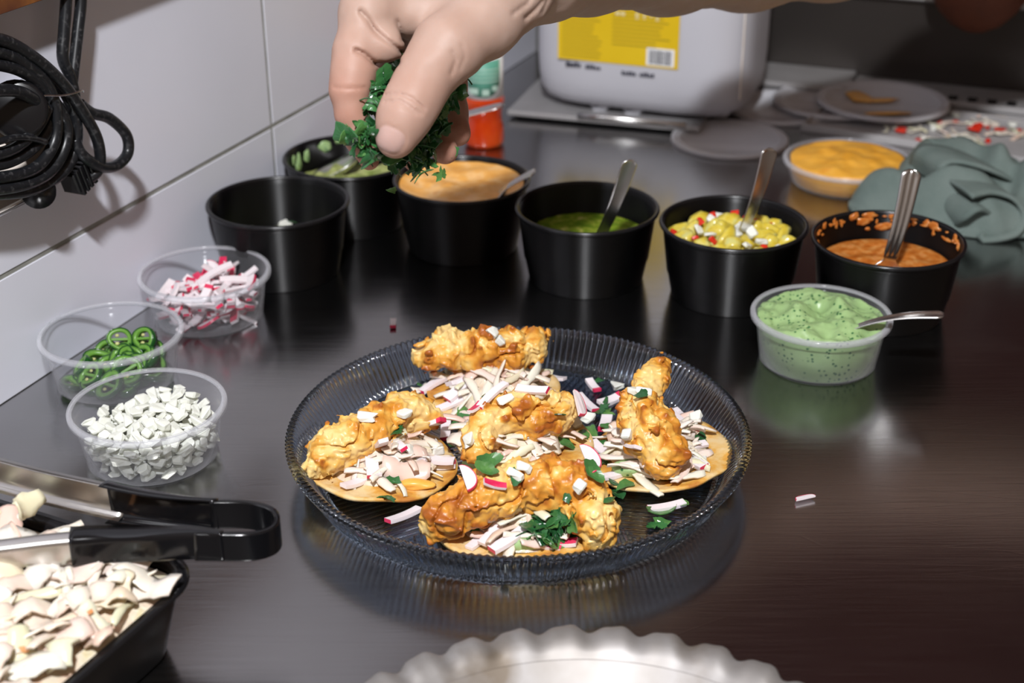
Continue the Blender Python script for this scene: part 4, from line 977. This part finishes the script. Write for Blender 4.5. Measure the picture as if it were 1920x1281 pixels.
st = [(.085, .055, .006, 0), (.100, .066, .007, 0), (.108, .074, .012, 0), (.114, .080, .022, 0), (.1150, .084, .036, 0), (.1160, .0855, .055, 0), (.1160, .0855, .2, 0), (.112, .080, .23, 0), (.090, .062, .255, 0), (.055, .040, .27, 0)]
link('body', mesh('body', *squircle_loft(st, 120, 4.2), M['white_plastic']), jug)
for x0, x1 in ((-.092, -.066), (-.050, -.031), (-.014, .006), (.022, .094)):
    link('foot', mesh('foot', *box((x0, -.064 + .02 * (abs(x0 + x1) > .1), 0), (x1, .06, .0110), .003), M['white_plastic'], True), jug)
link('neck', mesh('neck', *lathe([(0, .265), (.022, .265), (.022, .285), (.027, .286), (.027, .31), (0, .312)], 40), M['white_plastic']), jug)
hp = catmull([(-.07, 0, .245), (-.06, 0, .285), (0, 0, .30), (.05, 0, .285)], 6)
link('handle', mesh('handle', *tube(hp, .011, 14), M['white_plastic']), jug)
link('seam', mesh('seam', *box((.1100, -.0700, .03), (.1118, -.0685, .2), .0003), M['dirty_white'], False), jug)
M['label'] = mottled('yellow_label_paper', [(.3, (.72, .48, .005)), (.7, (.76, .52, .01))], 20, .5)
M['ink'] = mat('dark_ink', (.03, .03, .05), .6); M['ink_y'] = mat('olive_print', (.36, .25, .01), .6); M['paper'] = mat('white_print', (.85, .85, .85), .6); M['ink_pale'] = mat('pale_yellow_print', (.85, .72, .35), .6)
yF = -.0859
lab = link('label', mesh('label', *box((-.079, yF - .0006, .060), (.049, yF, .16), 0), M['label'], False), jug)
def prints(rects, mt, name='print'):
    link(name, mesh(name, *merge(*[box((x0 + .015, yF - .0009, z0 + .008), (x1 + .015, yF - .0005, z1 + .008), 0) for x0, x1, z0, z1 in rects]), M[mt], False), lab)
r3 = random.Random(4)
prints([(-.090, -.046 - r3.uniform(0, .012), z, z + .0012) for z in np.arange(.056, .150, .0042)] + [(-.036, .026 - r3.uniform(0, .018), z, z + .0012) for z in np.arange(.072, .150, .0042)], 'ink_y')
prints([(.001, .030, .054, .072)], 'paper', 'barcode_field')
x = .0040; bars = []
while x < .027:
    w = r3.choice((.0004, .0007, .0011)); bars.append((x, x + w, .0555, .0700)); x += w + r3.choice((.0005, .0008))
link('barcode', mesh('barcode', *merge(*[box((a + .015, yF - .0013, c_ + .008), (b + .015, yF - .0009, d_ + .008), 0) for a, b, c_, d_ in bars]), M['ink'], False), lab)
prints([(-.054, -.051, .105, .111), (-.033, -.0285, .1015, .107), (-.0275, -.023, .1015, .107), (-.012, -.0085, .100, .107), (-.004, -.001, .1005, .107), (.003, .006, .103, .1045), (.009, .0125, .100, .106)], 'ink_pale')
for gx in ([(-.0855 + k * .0034, .0445) for k in range(5)] + [(-.0640 + k * .0034, .0435) for k in range(5)], [(-.0250 + k * .0032, .0410) for k in range(11) if k != 5]):
    V, Fs = merge(*[box((x_ + .015, yF - .0004, z_ + .008), (x_ + .0174, yF + .004, z_ + .008 + r3.choice((.003, .004, .0045))), 0) for x_, z_ in gx])
    tag(link('printed_text', mesh('printed_text', V, Fs, M['ink'], False), jug), kind='stuff')

sh0, sh1 = atz(930, 205, SHZ), atz(1290, 238, SHZ)
ang = math.atan2(sh1[1] - sh0[1], sh1[0] - sh0[0]); Ls = float(np.linalg.norm(sh1 - sh0))
sheet = empty('steel_sheet', ((sh0 + sh1) / 2 * np.array([1, 1, 0])), 'flat grey steel sheet under the white jug', 'tray', None, (0, 0, ang))
link('plate', mesh('plate', *box((-Ls / 2 + .012, .0, .0035), (Ls / 2 + .012, .20, SHZ), .001), M['steel_pale'], False), sheet)
link('shadow_gap', mesh('shadow_gap', *box((-Ls / 2 + .02, .012, 0), (Ls / 2 + .004, .19, .0034), 0), M['black'], False), sheet)  # black slab stands in for the shadow beneath the raised sheet
rod = link('steel_rod', mesh('steel_rod', *tube([(0, 0, 0), (.03, 0, 0), (.115, 0, 0)], .0030, 14), M['steel'])); rp = atz(1083, 216, SHZ + .003)
rod.location = Vector(rp); rod.rotation_euler = (0, 0, ang); tag(rod, 'slim bright steel rod lying in front of the white jug', 'rod')

bc = atz(908, 270, 0)
bot = empty('sauce_bottle', (bc[0], bc[1], 0), 'plastic bottle of red chilli sauce with a green and white label', 'bottle')
M['sauce_red'] = mottled('red_chilli_sauce', [(.3, (.50, .028, .004)), (.7, (.62, .07, .008))], 40, .12, coat=.6)
M['orange_cap'] = mat('orange_plastic', (.72, .12, .008), .3)
M['green_label'] = mottled('green_label', [(.3, (.10, .34, .24)), (.7, (.14, .42, .30))], 60, .45)
bp_ = [(0, 0), (.016, 0), (.0195, .002), (.0205, .006), (.0200, .018), (.0182, .026), (.0178, .032), (.0195, .042), (.0212, .047), (.0205, .050), (.0190, .053)]
link('body', mesh('body', *lathe(bp_ + [(.0188, .095), (.016, .105), (.0125, .112), (0, .113)], 48), M['sauce_red']), bot)
link('label', mesh('label', *lathe([(.0191, .051), (.0195, .051), (.0195, .094), (.0191, .094), (.0191, .051)], 48), M['paper']), bot)
V, Fs = [], []
for i in range(21):
    a = -math.pi * .5 - .95 + 1.9 * i / 20; q = abs(i - 10) / 10; zb = .055 + .012 * q ** 3
    for r_, z_ in ((.0200, zb), (.0200, .092), (.0196, .092), (.0196, zb)): V.append((r_ * math.cos(a), r_ * math.sin(a), z_))
for i in range(20):
    for k in range(4): Fs.append((i * 4 + k, i * 4 + 4 + k, i * 4 + 4 + (k + 1) % 4, i * 4 + (k + 1) % 4))
link('emblem', mesh('emblem', V, Fs, M['green_label']), bot)
pale = mat('pale_green_print', (.45, .62, .52), .5)
prt = []
for a0, a1, z0, z1 in [(-.75, -.25, .058, .064), (-.05, .3, .057, .063), (.45, .75, .061, .066)] + [(-.8, .8, z, z + .0012) for z in (.070, .074, .078, .082)]:
    n = 6; Vv, Ff = [], []
    for i in range(n + 1):
        a = -math.pi / 2 + a0 + (a1 - a0) * i / n
        Vv += [(.0203 * math.cos(a), .0203 * math.sin(a), z0), (.0203 * math.cos(a), .0203 * math.sin(a), z1)]
    Ff = [(2 * i, 2 * i + 2, 2 * i + 3, 2 * i + 1) for i in range(n)]; prt.append((Vv, Ff))
link('print', mesh('print', *merge(*prt), pale, False), bot)
link('collar', mesh('collar', *lathe([(.0190, .0945), (.0205, .0955), (.0200, .104), (.0165, .110), (.0130, .113), (.0130, .0945), (.0190, .0945)], 48), M['orange_cap']), bot)
link('cap', mesh('cap', *lathe([(0, .1135), (.0135, .1135), (.0135, .130), (.006, .140), (.004, .150), (0, .150)], 36), M['orange_cap']), bot)

# lids
def lid(x, y, R, z, label, tilt=(0, 0, 0)):
    e = empty('round_cover', atz(x, y, z), label, 'lid', 'clear plastic lids at the back', tilt)
    link('panel', mesh('panel', *lathe([(0, .0010), (R - .010, .0010), (R - .0095, .0032), (R - .006, .0034), (R - .0055, .0026), (R - .010, .0022), (R - .0105, .0002), (0, .0002)], 72), M['lid']), e)
    link('rim', mesh('rim', *lathe([(R - .0055, .0026), (R - .005, .0042), (R - .001, .0040), (R, .0030), (R, 0), (R - .0008, 0), (R - .001, .0026), (R - .0055, .0020), (R - .0055, .0026)], 72), M['lid']), e)
    return e
lid(1368, 264, .0595, .0002, 'round frosted plastic lid lying flat in front of the white jug')
lid(1462, 205, .0590, .0005, 'round clear lid right of the jug, partly under the next lid')
lid(1560, 192, .0640, .0050, 'round clear lid resting on top of another lid behind the orange dip')
l4 = lid(1655, 192, .0700, .0100, 'round clear lid smeared with orange sauce, behind the orange dip')
for x, y, sq, lb in [(1612, 182, (.012, .020, .0012), 'thick orange sauce smear on the rear plastic lid'), (1640, 187, (.024, .007, .001), 'long orange sauce streak on the rear plastic lid'), (1672, 212, (.022, .005, .001), 'faint orange sauce streak along the near edge of the rear plastic lid')]:
    V, Fs = blob(x, 1, .5, 1.5, 18, 10, sq); o = link('sauce_smear', mesh('sauce_smear', V, Fs, M['smear']), None, atz(x, y, .0138)); tag(o, lb, 'sauce smear')

# shallow tub of orange dip
dp = atz(1588, 318, .012); tub_clear((dp[0], dp[1], 0), 'shallow clear tub of orange cheese dip near the green towel', None, .0605, .052, .0235, 'dip_tub')
o = link('cheese_dip', mesh('cheese_dip', *surface_disc(.0535, .0225, .004, 60, .005, 91, .0195, .95), M['dip']), None, (dp[0], dp[1], 0)); tag(o, 'bright orange cheese dip mounded in the shallow tub', 'dip')

# shallow steel tray with slaw scraps
t0, t1 = atz(1500, 246, 0), atz(1930, 312, 0); ta = math.atan2(t1[1] - t0[1], t1[0] - t0[0])
tray = empty('scrap_tray', t0, 'shallow grey tray littered with slaw scraps at the back right', 'tray', None, (0, 0, ta))
M['tray_grey'] = mottled('frosted_grey_tray', [(.3, (.34, .33, .33)), (.7, (.41, .40, .40))], 30, .35)
link('floor', mesh('floor', *box((.004, .004, .0003), (.52, .116, .002), .0005), M['tray_grey'], False), tray)
link('edge', mesh('edge', *box((0, 0, .0), (.524, .0038, .008), .001), M['tray_grey'], False), tray)
link('edge', mesh('edge', *box((0, .1162, .0), (.524, .120, .008), .001), M['tray_grey'], False), tray)
link('edge', mesh('edge', *box((0, .004, .0), (.0038, .116, .008), .001), M['tray_grey'], False), tray)
for i in range(46):
    x, y = rnd.gauss(1800, 62), rnd.gauss(243, 18)
    if i >= 34: x, y = rnd.uniform(1640, 1915), rnd.uniform(215, 270)
    x = min(max(x, 1600), 1915); y = min(max(y, 212 + (x - 1600) * .02), 250 + (x - 1600) * .10)
    r_ = rnd.random()
    if r_ < .60: piece('cabbage_strip', rnd.choice(CAB), atz(x, y, .0045), rand_rot(.15), 'pale cabbage scrap scattered on the shallow grey tray', 'cabbage', 'cabbage scraps on the tray', .9)
    elif r_ < .8: piece('onion_piece', rnd.choice(ONI), atz(x, y, .0040), rand_rot(.3), 'small onion crumb scattered on the shallow grey tray', 'onion', 'onion crumbs on the tray')
    else: piece('pepper_piece', rnd.choice(RED), atz(x, y, .0040), rand_rot(.3), 'small red scrap scattered on the shallow grey tray', 'pepper', 'red scraps on the tray', .9)
for x, y in [(1832, 238), (1690, 243), (1826, 243), (1875, 243)]:
    piece('pepper_piece', RED[0], atz(x, y, .0060), rand_rot(.3), 'larger red pepper scrap lying among the slaw on the shallow tray', 'pepper', 'large red scraps on the tray', 1.7)

# reddish-brown pot hanging in front of the dark panel
pp = atd(1826, 58, 1.60)
pot = empty('hanging_pot', pp, 'rounded dark reddish-brown pot hanging in front of the back panel', 'pot')
link('body', mesh('body', *lathe([(0, 0), (.012, .001), (.026, .008), (.040, .022), (.052, .042), (.058, .066), (.060, .09), (.058, .12), (.055, .12), (.055, .09), (.0, .02)], 64), M['clay']), pot)
link('hanger', mesh('hanger', *tube(catmull([(-.057, 0, .118), (-.045, 0, .17), (0, 0, .22), (.045, 0, .17), (.057, 0, .118)], 6), .003, 8), M['steel']), pot)

# ================================================================== green towel
def towel():
    cx, cy = atz(1832, 388, 0)[:2]; n, m_ = 150, 110
    U, Vv = np.meshgrid(np.linspace(-1, 1, n), np.linspace(-1, 1, m_), indexing='ij')
    X = U * .105 + .006 * np.sin(Vv * 5 + 1) + .008 * np.sin(U * 7 + Vv * 3); Y = Vv * .078 + .007 * np.sin(U * 6) - .028 * U
    X = X + .045 * np.clip(-U, 0, 1) * np.clip(Vv + .3, 0, 1.3)
    P = np.stack([X, Y, 0 * X], -1)
    foot = np.clip(1 - (np.abs(U) ** 2.6 + np.abs(Vv) ** 2.6), 0, 1) ** .55
    w = X * 55 + Y * 40 + 3.2 * vnoise(P * 22 + 3); f1 = .5 + .5 * np.cos(w * 1.5)
    f2 = .5 + .5 * np.cos(X * 62 - Y * 95 + 3.5 * vnoise(P * 26 + 9))
    Z = foot * (.020 + .022 * f1 + .013 * f2 + .010 * vnoise(P * 30)) + .0035 + .008 * np.exp(-((U - .1) ** 2 + (Vv - .4) ** 2) / .2)
    T = np.stack([X + cx, Y + cy, Z], -1); Bm = T.copy(); Bm[..., 2] = np.maximum(.0004, Z - .0028)
    return T, Bm
T, Bm = towel(); tw = empty('green_towel', (float(T[..., 0].mean()), float(T[..., 1].mean()), 0), 'crumpled grey-green cloth towel on the right behind the tomato salsa', 'towel')
off = np.array(tw.location)
link('cloth', mesh('cloth', *grid_solid(T - off, Bm - off), M['towel']), tw)
def fold(pts, wdt, th=.0035):
    C_ = catmull([atz(*p) for p in pts], 8); T = np.zeros((len(C_), 9, 3)); N = np.zeros((len(C_), 9, 3))
    for i, c in enumerate(C_):
        a, b = C_[max(0, i - 1)], C_[min(len(C_) - 1, i + 1)]; t = (b - a) / np.linalg.norm(b - a); nn = np.cross(t, np.array([-.25, .97, 0])); nn /= np.linalg.norm(nn)
        for j in range(9):
            q = (j / 8 - .35) * wdt; base_ = c + np.array([-.25, .97, 0]) * q + np.array([0, 0, -.05 * abs(q)])
            T[i, j] = base_ + nn * th / 2 - off; N[i, j] = base_ - nn * th / 2 - off
    return grid_solid(T, N)
link('fold', mesh('fold', *fold([(1770, 410, .006), (1790, 398, .020), (1815, 380, .030), (1835, 385, .024), (1838, 410, .010), (1824, 432, .004)], .05), M['towel']), tw)
link('fold', mesh('fold', *fold([(1800, 352, .040), (1840, 345, .040), (1880, 358, .034), (1900, 390, .020), (1888, 420, .008), (1850, 432, .004), (1820, 434, .003)], .06), M['towel']), tw)
link('fold', mesh('fold', *fold([(1738, 332, .030), (1748, 305, .046), (1770, 292, .052), (1820, 300, .050), (1880, 325, .036), (1930, 360, .012)], .05), M['towel']), tw)

# ================================================================== slaw tray, tongs, pie tin in the foreground
def rrect(hx, hy, r, z, n=10):
    out = []
    for cx, cy, a0 in ((hx - r, hy - r, 0), (-hx + r, hy - r, math.pi / 2), (-hx + r, -hy + r, math.pi), (hx - r, -hy + r, 1.5 * math.pi)):
        out += [(cx + r * math.cos(a0 + math.pi / 2 * k / n), cy + r * math.sin(a0 + math.pi / 2 * k / n), z) for k in range(n + 1)]
    return out
def loft(rings, cap0=True, cap1=True):
    n = len(rings[0]); V = [p for r in rings for p in r]; Fs = []
    for k in range(len(rings) - 1):
        for i in range(n): j = (i + 1) % n; Fs.append((k * n + i, k * n + j, (k + 1) * n + j, (k + 1) * n + i))
    if cap0: Fs.append(tuple(reversed(range(n))))
    if cap1: Fs.append(tuple((len(rings) - 1) * n + i for i in range(n)))
    return V, Fs
STH = .046
tc = atz(338, 1072, STH); TA = -.46                           # corner of the tray and its turn
hx, hy = .105, .075
ex = np.array([math.cos(TA), math.sin(TA), 0]); ey = np.array([-math.sin(TA), math.cos(TA), 0])
ctr = np.array([tc[0], tc[1], 0]) - ex * (hx - .012) - ey * (hy - .012) - (ex + ey) * 0
stray = empty('slaw_tray', ctr, 'black plastic tray of dressed slaw at the lower left', 'tray', None, (0, 0, TA))
t_ = .0012
rings = [rrect(hx - .016, hy - .016, .020, 0), rrect(hx - .014, hy - .014, .022, .002), rrect(hx - .006, hy - .006, .026, STH - .008), rrect(hx - .0055, hy - .0055, .026, STH - .002), rrect(hx, hy, .030, STH - .001), rrect(hx, hy, .030, STH), rrect(hx - .0065, hy - .0065, .0255, STH), rrect(hx - .0075, hy - .0075, .025, STH - .008), rrect(hx - .0155, hy - .0155, .0205, .0035)]
link('body', mesh('body', *loft(rings), M['black']), stray)
for k in range(7):
    x = -hx + .035 + k * .0195
    for sgn in (-1, 1): link('rib', mesh('rib', *box((x, sgn * (hy - .0112) - .002, .006), (x + .006, sgn * (hy - .0112) + .002, STH - .014), .0008), M['black'], False), stray)
nU, nV = 110, 80
U, Vv = np.meshgrid(np.linspace(-1, 1, nU), np.linspace(-1, 1, nV), indexing='ij')
X, Y = U * (hx - .009), Vv * (hy - .009); rr_ = .020; qx = np.maximum(np.abs(X) - (hx - .009 - rr_), 0); qy = np.maximum(np.abs(Y) - (hy - .009 - rr_), 0); ql = np.hypot(qx, qy); sc_ = np.where(ql > rr_, rr_ / np.maximum(ql, 1e-9), 1)
X = np.where(ql > rr_, np.sign(X) * (np.abs(X) - qx + qx * sc_), X); Y = np.where(ql > rr_, np.sign(Y) * (np.abs(Y) - qy + qy * sc_), Y)
P = np.stack([X, Y, 0 * X], -1); Z = STH - .0065 + .012 * (1 - np.maximum(np.abs(U), np.abs(Vv)) ** 4) * (.6 + .9 * fbm(P * 55, 3))
Tm = np.stack([X, Y, Z], -1); Bm = Tm.copy(); Bm[..., :2] *= .93; Bm[..., 2] = STH - .02
slo = link('slaw_heap', mesh('slaw_heap', *grid_solid(Tm, Bm), M['slaw']), None, ctr, (0, 0, TA)); tag(slo, 'creamy pink and white slaw filling the black tray', 'slaw', None, 'stuff')
BIG = [mesh('cabbage_leaf', *ribbon(rnd.uniform(.020, .036), rnd.uniform(.007, .018), .0013, rnd.uniform(-.7, .7), rnd.uniform(-.6, .6), .004, k), M['cabbage']) for k in range(12)]
MST = frame_at(ctr, TA)
for i in range(190):
    u, v = ((i * .618034) % 1) * 2 - 1, ((i * .754878) % 1) * 2 - 1
    x, y = u * (hx - .016), v * (hy - .016); z = STH + .0005 + .006 * (1 - max(abs(u), abs(v)) ** 4) + rnd.uniform(0, .002)
    p = MST @ Vector((x, y, z)); big = i % 5 < 3
    piece('cabbage_leaf' if big else 'cabbage_strip', rnd.choice(BIG if big else CAB), p, rand_rot(.3), 'broad creamy cabbage piece in the slaw of the black tray' if big else 'thin cabbage shred in the slaw of the black tray', 'cabbage', 'cabbage pieces in the tray' if big else 'cabbage shreds in the tray', rnd.uniform(.9, 1.25))
CAR = [mesh('carrot_piece', *bar(.014, .004, .003, .001), mottled('carrot', [(.3, (.70, .26, .08)), (.7, (.78, .42, .2))], 60, .35), False)]
for x, y in [(185, 995), (165, 1145), (150, 1020), (40, 1215), (95, 1010), (60, 1130)]:
    p = atz(x, y, STH + .006); piece('carrot_piece', CAR[0], p, rand_rot(.3), 'small orange carrot piece in the slaw of the black tray', 'carrot', 'carrot pieces in the tray', .6)
lay_p = atz(48, 950, STH + .022)
piece('cabbage_leaf', BIG[2], lay_p, (1.1, .2, 1.3), 'thick pale cabbage piece standing up between the tongs', 'cabbage', None, 1.1)

# tongs: two channel arms, black sleeves, one bent spring
tg = empty('kitchen_tongs', atz(300, 1010, .06), 'steel kitchen tongs with black plastic grips lying on the slaw tray', 'tongs')
toff = np.array(tg.location)
def strip(pts, w, th, up=(0, 0, 1), m=8, wfun=None, curl=0., fade=0.):
    """flat bar bent along pts, standing on edge: its width runs along up; curl folds both edges over"""
    C_ = catmull(pts, m); J = 11; T = np.zeros((len(C_), J, 3)); N = np.zeros((len(C_), J, 3))
    for i, c in enumerate(C_):
        a, b = C_[max(0, i - 1)], C_[min(len(C_) - 1, i + 1)]; t = (b - a) / np.linalg.norm(b - a); u = np.array(up, float); u = u - t * (u @ t); u /= np.linalg.norm(u); nn = np.cross(t, u)
        ww = w * (wfun(i / (len(C_) - 1)) if wfun else 1)
        for j in range(J):
            q = 2 * j / (J - 1) - 1; h_ = max(0, abs(q) - .62) / .38
            p = c + u * (ww / 2 * np.sign(q) * (min(abs(q), .62) + .38 * math.sin(h_ * 1.57) * .6)) + nn * curl * (1 - math.cos(h_ * 1.57)) * (1 - (i / (len(C_) - 1)) ** 2 * fade)
            T[i, j] = p + nn * th / 2 - toff; N[i, j] = p - nn * th / 2 - toff
    return grid_solid(T, N)
zt = .062
near = [(-140, 1068, zt), (0, 1052, zt), (80, 1042, zt), (160, 1034, zt)]
far = [(-120, 850, zt), (0, 882, zt), (110, 910, zt), (230, 936, zt + .001)]
loopp = [(360, 1022, zt + .003), (430, 1022, zt + .002), (490, 1018, zt + .001), (518, 1000, zt), (512, 978, zt + .001), (470, 962, zt + .002), (395, 955, zt + .003)]
A3 = lambda L_: [atz(*p) for p in L_]
link('arm', mesh('arm', *strip(A3(near), .0205, .0012, curl=-.006), M['steel_satin']), tg)
link('arm', mesh('arm', *strip(A3(far), .0245, .0012, curl=.006), M['steel_satin']), tg)
def grip(pts, wf, cl, w=.0235): return mesh('grip', *strip(A3(pts), w, .0040, wfun=wf, curl=cl, fade=1.), M['grip'])
link('grip', grip([(133, 1036, zt), (200, 1031, zt), (280, 1027, zt + .002), (365, 1023, zt + .003), (420, 1023, zt + .003)], lambda u: 1 - .18 * u, -.007), tg)
link('grip', grip([(208, 932, zt), (270, 944, zt + .001), (340, 955, zt + .002), (410, 963, zt + .003)], lambda u: 1 - .28 * u, .007, .0275), tg)
link('spring', mesh('spring', *strip(A3([(365, 1024, zt + .003), (420, 1025, zt + .002), (475, 1024, zt + .001), (512, 1012, zt), (521, 992, zt), (505, 975, zt + .001), (460, 965, zt + .002), (395, 964, zt + .003)]), .0190, .0032), M['grip']), tg)

# fluted aluminium pie tin
tn = atz(1120, 1172, .030); tin_R = .150
tinc = np.array([tn[0] - .010, tn[1] - tin_R, 0.])
tin = empty('pie_tin', tinc, 'worn aluminium pie tin with a crimped wavy rim at the bottom edge', 'pie tin')
def tin_rows(prof, waves, seg=10):
    n = waves * seg; V, Fs, rows = [], [], []
    for r, z, aw, az in prof:
        row = []
        for i in range(n):
            a = 2 * math.pi * i / n; q = (i % seg) / seg; s_ = math.sin(2 * math.pi * q) + .35 * math.sin(4 * math.pi * q + 1); row.append(len(V)); rr = r + aw * s_
            V.append((rr * math.cos(a), rr * math.sin(a), z + az * s_))
        rows.append(row)
    for a, b in zip(rows[:-1], rows[1:]): Fs += [(a[i], a[(i + 1) % n], b[(i + 1) % n], b[i]) for i in range(n)]
    Fs.append(tuple(rows[0])); Fs.append(tuple(reversed(rows[-1])))
    return V, Fs
link('pan', mesh('pan', *tin_rows([(.02, .0012, 0, 0), (.105, .0012, 0, 0), (.112, .004, 0, 0), (.130, .0235, 0, 0), (.1310, .0240, 0, 0), (.1318, .0235, 0, 0), (.1135, .0030, 0, 0), (.106, 0, 0, 0), (.02, 0, 0, 0)], 50, 4), M['alu']), tin)
V, Fs = tin_rows([(.1305, .0238, 0, 0), (.1335, .0262, .0003, .0004), (.1375, .0290, .0012, .0012), (.1430, .0300, .0020, .0014), (.1480, .0295, .0022, .0010), (.1500, .0280, .0022, .0006), (.1492, .0265, .0020, .0006), (.1440, .0285, .0018, .0010), (.1340, .0245, .0002, .0003), (.1310, .0225, 0, 0)], 36, 14)
link('rim', mesh('rim', V, Fs[:-2], M['alu']), tin)

# ================================================================== labels: small groups of look-alikes are told apart by their place from left to right
ORD = 'leftmost|second|third|fourth|fifth|sixth|seventh|eighth|ninth|tenth|eleventh|twelfth|thirteenth|fourteenth|fifteenth|sixteenth|seventeenth|eighteenth|nineteenth|twentieth'.split('|')
bylab = {}
for o in COL.objects:
    if o.parent is None and 'label' in o: bylab.setdefault(o['label'], []).append(o)
for lb, os_ in bylab.items():
    if 2 <= len(os_) <= 20 and len(lb.split()) <= 12:
        os_.sort(key=lambda o: pxof(np.array(o.location))[0])
        for k, o in enumerate(os_):
            o['label'] = lb + (', leftmost of them' if k == 0 else ', rightmost of them' if k == len(os_) - 1 else ', %s from left' % ORD[k])
